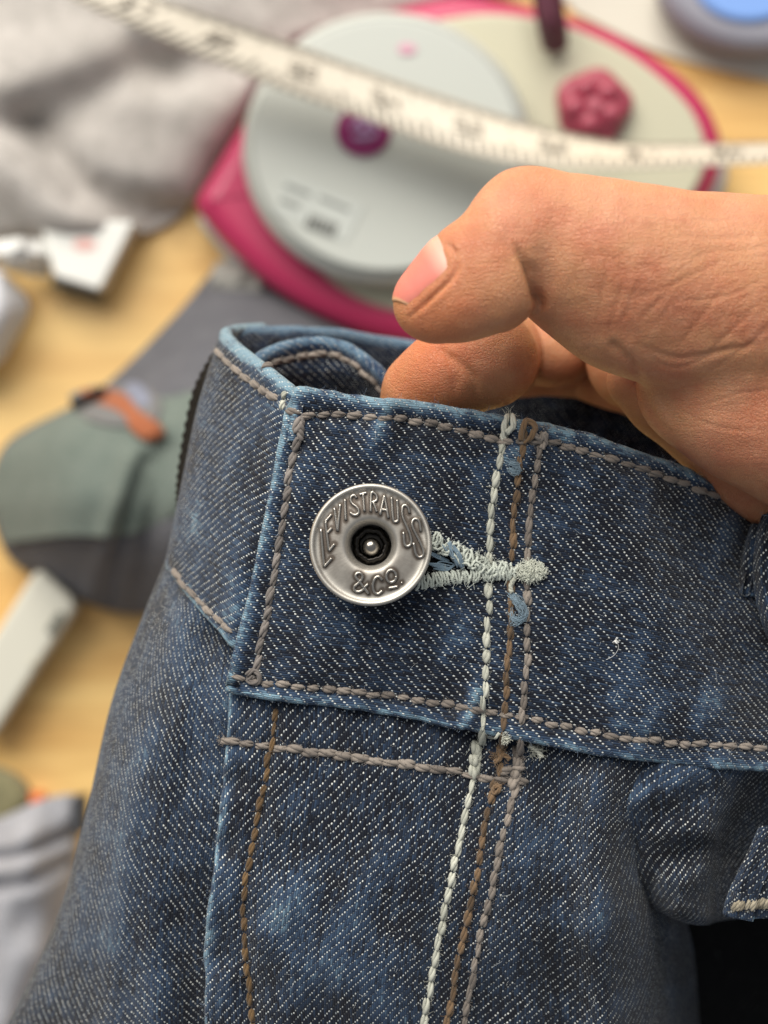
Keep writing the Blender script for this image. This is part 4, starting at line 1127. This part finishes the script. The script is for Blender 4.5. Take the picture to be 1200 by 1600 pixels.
def emb(name, ctr, mat, up):
    Q = spline(list(ctr)+[ctr[0]], 49)[:-1]; c_ = Q.mean(0); V = []; Fc = []
    for k in range(1, 9):
        for q in Q: V.append(cap_at(*(c_+(q-c_)*k/8), up if k < 8 else up*.3))
    V.append(cap_at(c_[0], c_[1], up))
    for k in range(7):
        for m in range(48): Fc.append((k*48+m, k*48+(m+1) % 48, (k+1)*48+(m+1) % 48, (k+1)*48+m))
    for m in range(48): Fc.append((384, (m+1) % 48, m))
    o = mesh_from(name, V, Fc, mat); adopt(o, cap); md = o.modifiers.new('thick', 'SOLIDIFY'); md.thickness = .0006; md.offset = 0
emb('emblem_ground', [(108,618),(140,606),(190,602),(240,612),(254,640),(240,662),(200,668),(150,662),(116,640)], M_MV, 1.0)
emb('emblem_orange', [(126,610),(160,606),(196,616),(216,640),(250,664),(256,682),(232,690),(206,672),(196,650),(160,630),(130,624)], M_OR, 1.8)
emb('emblem_blue', [(192,602),(212,598),(230,612),(236,632),(220,636),(204,622)], M_LB, 1.8)

# small things round the edges
def cloth_rows(name, rows, hf, mat, label, cat, thick=2):
    o = sheet(name, rows, 50, 50, hf, mat, thick); tag(o, label, cat); return o
pk = empty('white_packet', B(130, 410, 0)); tag(pk, 'flat white packet with a dark end beside the sweatshirt', 'packet')
o = smooth_box('packet_body', rounded([(60,340),(212,345),(156,454),(84,432)], 8), 4, 16, 1.2, plastic('white_card', srgb(224, 224, 218), .5)); adopt(o, pk)
o = smooth_box('packet_end', rounded([(84,424),(156,446),(152,466),(80,446)], 5), 0, 10, .8, plastic('dark_grey_plastic', srgb(66, 68, 66), .5)); adopt(o, pk)
flat('pink_print', circ(132,382,18,9,16), 16.4, plastic('pale_red_print', srgb(226, 176, 168), .6), pk)
o = cloth_rows('paper_wrapper', [[(-20,378,10),(30,372,22),(72,376,10)],[(-20,400,14),(30,396,26),(78,402,12)],[(-20,416,6),(30,428,8),(78,434,5)]], lambda X, Y: 3*vnoise(X/16, Y/12), plastic('white_paper', srgb(226, 226, 222), .6), 'crumpled white paper wrapper beside the flat packet', 'wrapper', .6)
cloth_rows('white_cloth', [[(-80,420,6),(-10,420,20),(22,440,6)],[(-80,500,10),(-10,495,26),(46,482,6)],[(-80,600,6),(-20,580,14),(8,560,5)]], None, fabric('white_cotton', srgb(214, 216, 222), srgb(236, 238, 242), 900), 'white cotton cloth at the table edge below the wrapper', 'cloth')
rm = empty('white_remote', B(40, 1020, 0)); tag(rm, 'long white plastic remote with a dark oval button beside the cap', 'remote')
o = smooth_box('remote_body', rounded([(58,884),(122,944),(-16,1158),(-80,1106)], 20), 2, 18, 2.2, plastic('white_plastic', srgb(204, 201, 187), .35)); adopt(o, rm)
o = smooth_box('oval_button', rounded([(70,986),(90,954),(102,960),(82,994)], 6), 16, 19, .6, plastic('dark_rubber', srgb(110, 110, 100), .6)); adopt(o, rm)
o = smooth_box('small_button', circ(52,1036,7,7,16), 16, 19, 1, plastic('grey_rubber', srgb(186, 182, 166), .6)); adopt(o, rm)
o = smooth_box('olive_pouch', [(-60,1190),(0,1206),(34,1230),(40,1262),(0,1300),(-60,1300)], 0, 12, 4, fabric('olive_canvas', srgb(116, 112, 84), srgb(146, 140, 108), 700)); tag(o, 'olive canvas pouch peeking above the pale grey cloth', 'pouch')
o = smooth_box('orange_clip', rounded([(38,1242),(66,1242),(64,1272),(36,1272)], 6), 0, 8, .8, plastic('orange_plastic', srgb(236, 122, 66), .4)); tag(o, 'small orange clip beside the olive pouch', 'clip')
gc = cloth_rows('grey_garment', [[(-120,1310,10),(-10,1282,24),(60,1252,26),(112,1240,18),(132,1248,6)],[(-120,1360,14),(-10,1350,34),(60,1335,36),(110,1325,22),(122,1326,6)],[(-120,1440,12),(-10,1440,30),(60,1430,32),(100,1420,20),(118,1420,6)],[(-120,1560,12),(-10,1540,30),(40,1530,30),(80,1510,18),(100,1490,6)],[(-120,1760,10),(-60,1740,24),(0,1700,22),(20,1650,14),(40,1600,6)]],
    lambda X, Y: -8*gauss(dist_poly(X, Y, [(-60,1345),(30,1336),(110,1302)]), 10) - 7*gauss(dist_poly(X, Y, [(-60,1390),(40,1380),(105,1345)]), 11) + 3*vnoise(X/40, Y/60), fabric('pale_grey_jersey', srgb(142, 142, 147), srgb(184, 184, 189), 900), 'pale grey jersey garment with soft folds at the lower left corner', 'garment')
o = smooth_box('black_tag', rounded([(112,1248),(130,1246),(130,1302),(114,1302)], 4), 14, 24, .6, plastic('black_ribbon', srgb(52, 54, 58), .7)); adopt(o, gc)
cloth_rows('pale_paper', [[(820,-160,1.5),(1000,-160,1.5),(1320,-160,1.5)],[(850,-40,1.5),(1040,30,1.5),(1320,30,1.5)],[(900,20,1.5),(1060,92,1.5),(1320,150,1.5)]], None, plastic('cream_paper', srgb(206, 202, 188), .7), 'pale cream paper sheet behind the plastic case', 'paper', .6)
tr = empty('grey_tray', B(1180, -30, 0)); tag(tr, 'rounded grey tray with a blue middle at the top right corner', 'tray')
o = smooth_box('tray_rim', circ(1190,-40,160,118,32), 2, 18, 6, plastic('slate_plastic', srgb(140, 140, 150), .45)); adopt(o, tr)
o = smooth_box('tray_middle', circ(1172,-32,88,66,32), 16, 20, 2, plastic('sky_blue_plastic', srgb(120, 158, 220), .35)); adopt(o, tr)
cloth_rows('silver_cloth', [[(336,410,8),(380,408,12),(450,440,8)],[(330,440,12),(385,440,18),(450,470,10)],[(340,500,8),(390,520,10),(450,520,6)]], lambda X, Y: 2*vnoise(X/15, Y/18), fabric('silver_grey_cloth', srgb(140, 138, 132), srgb(180, 178, 170), 900), 'silver grey cloth scrap between the case and the cap', 'cloth')
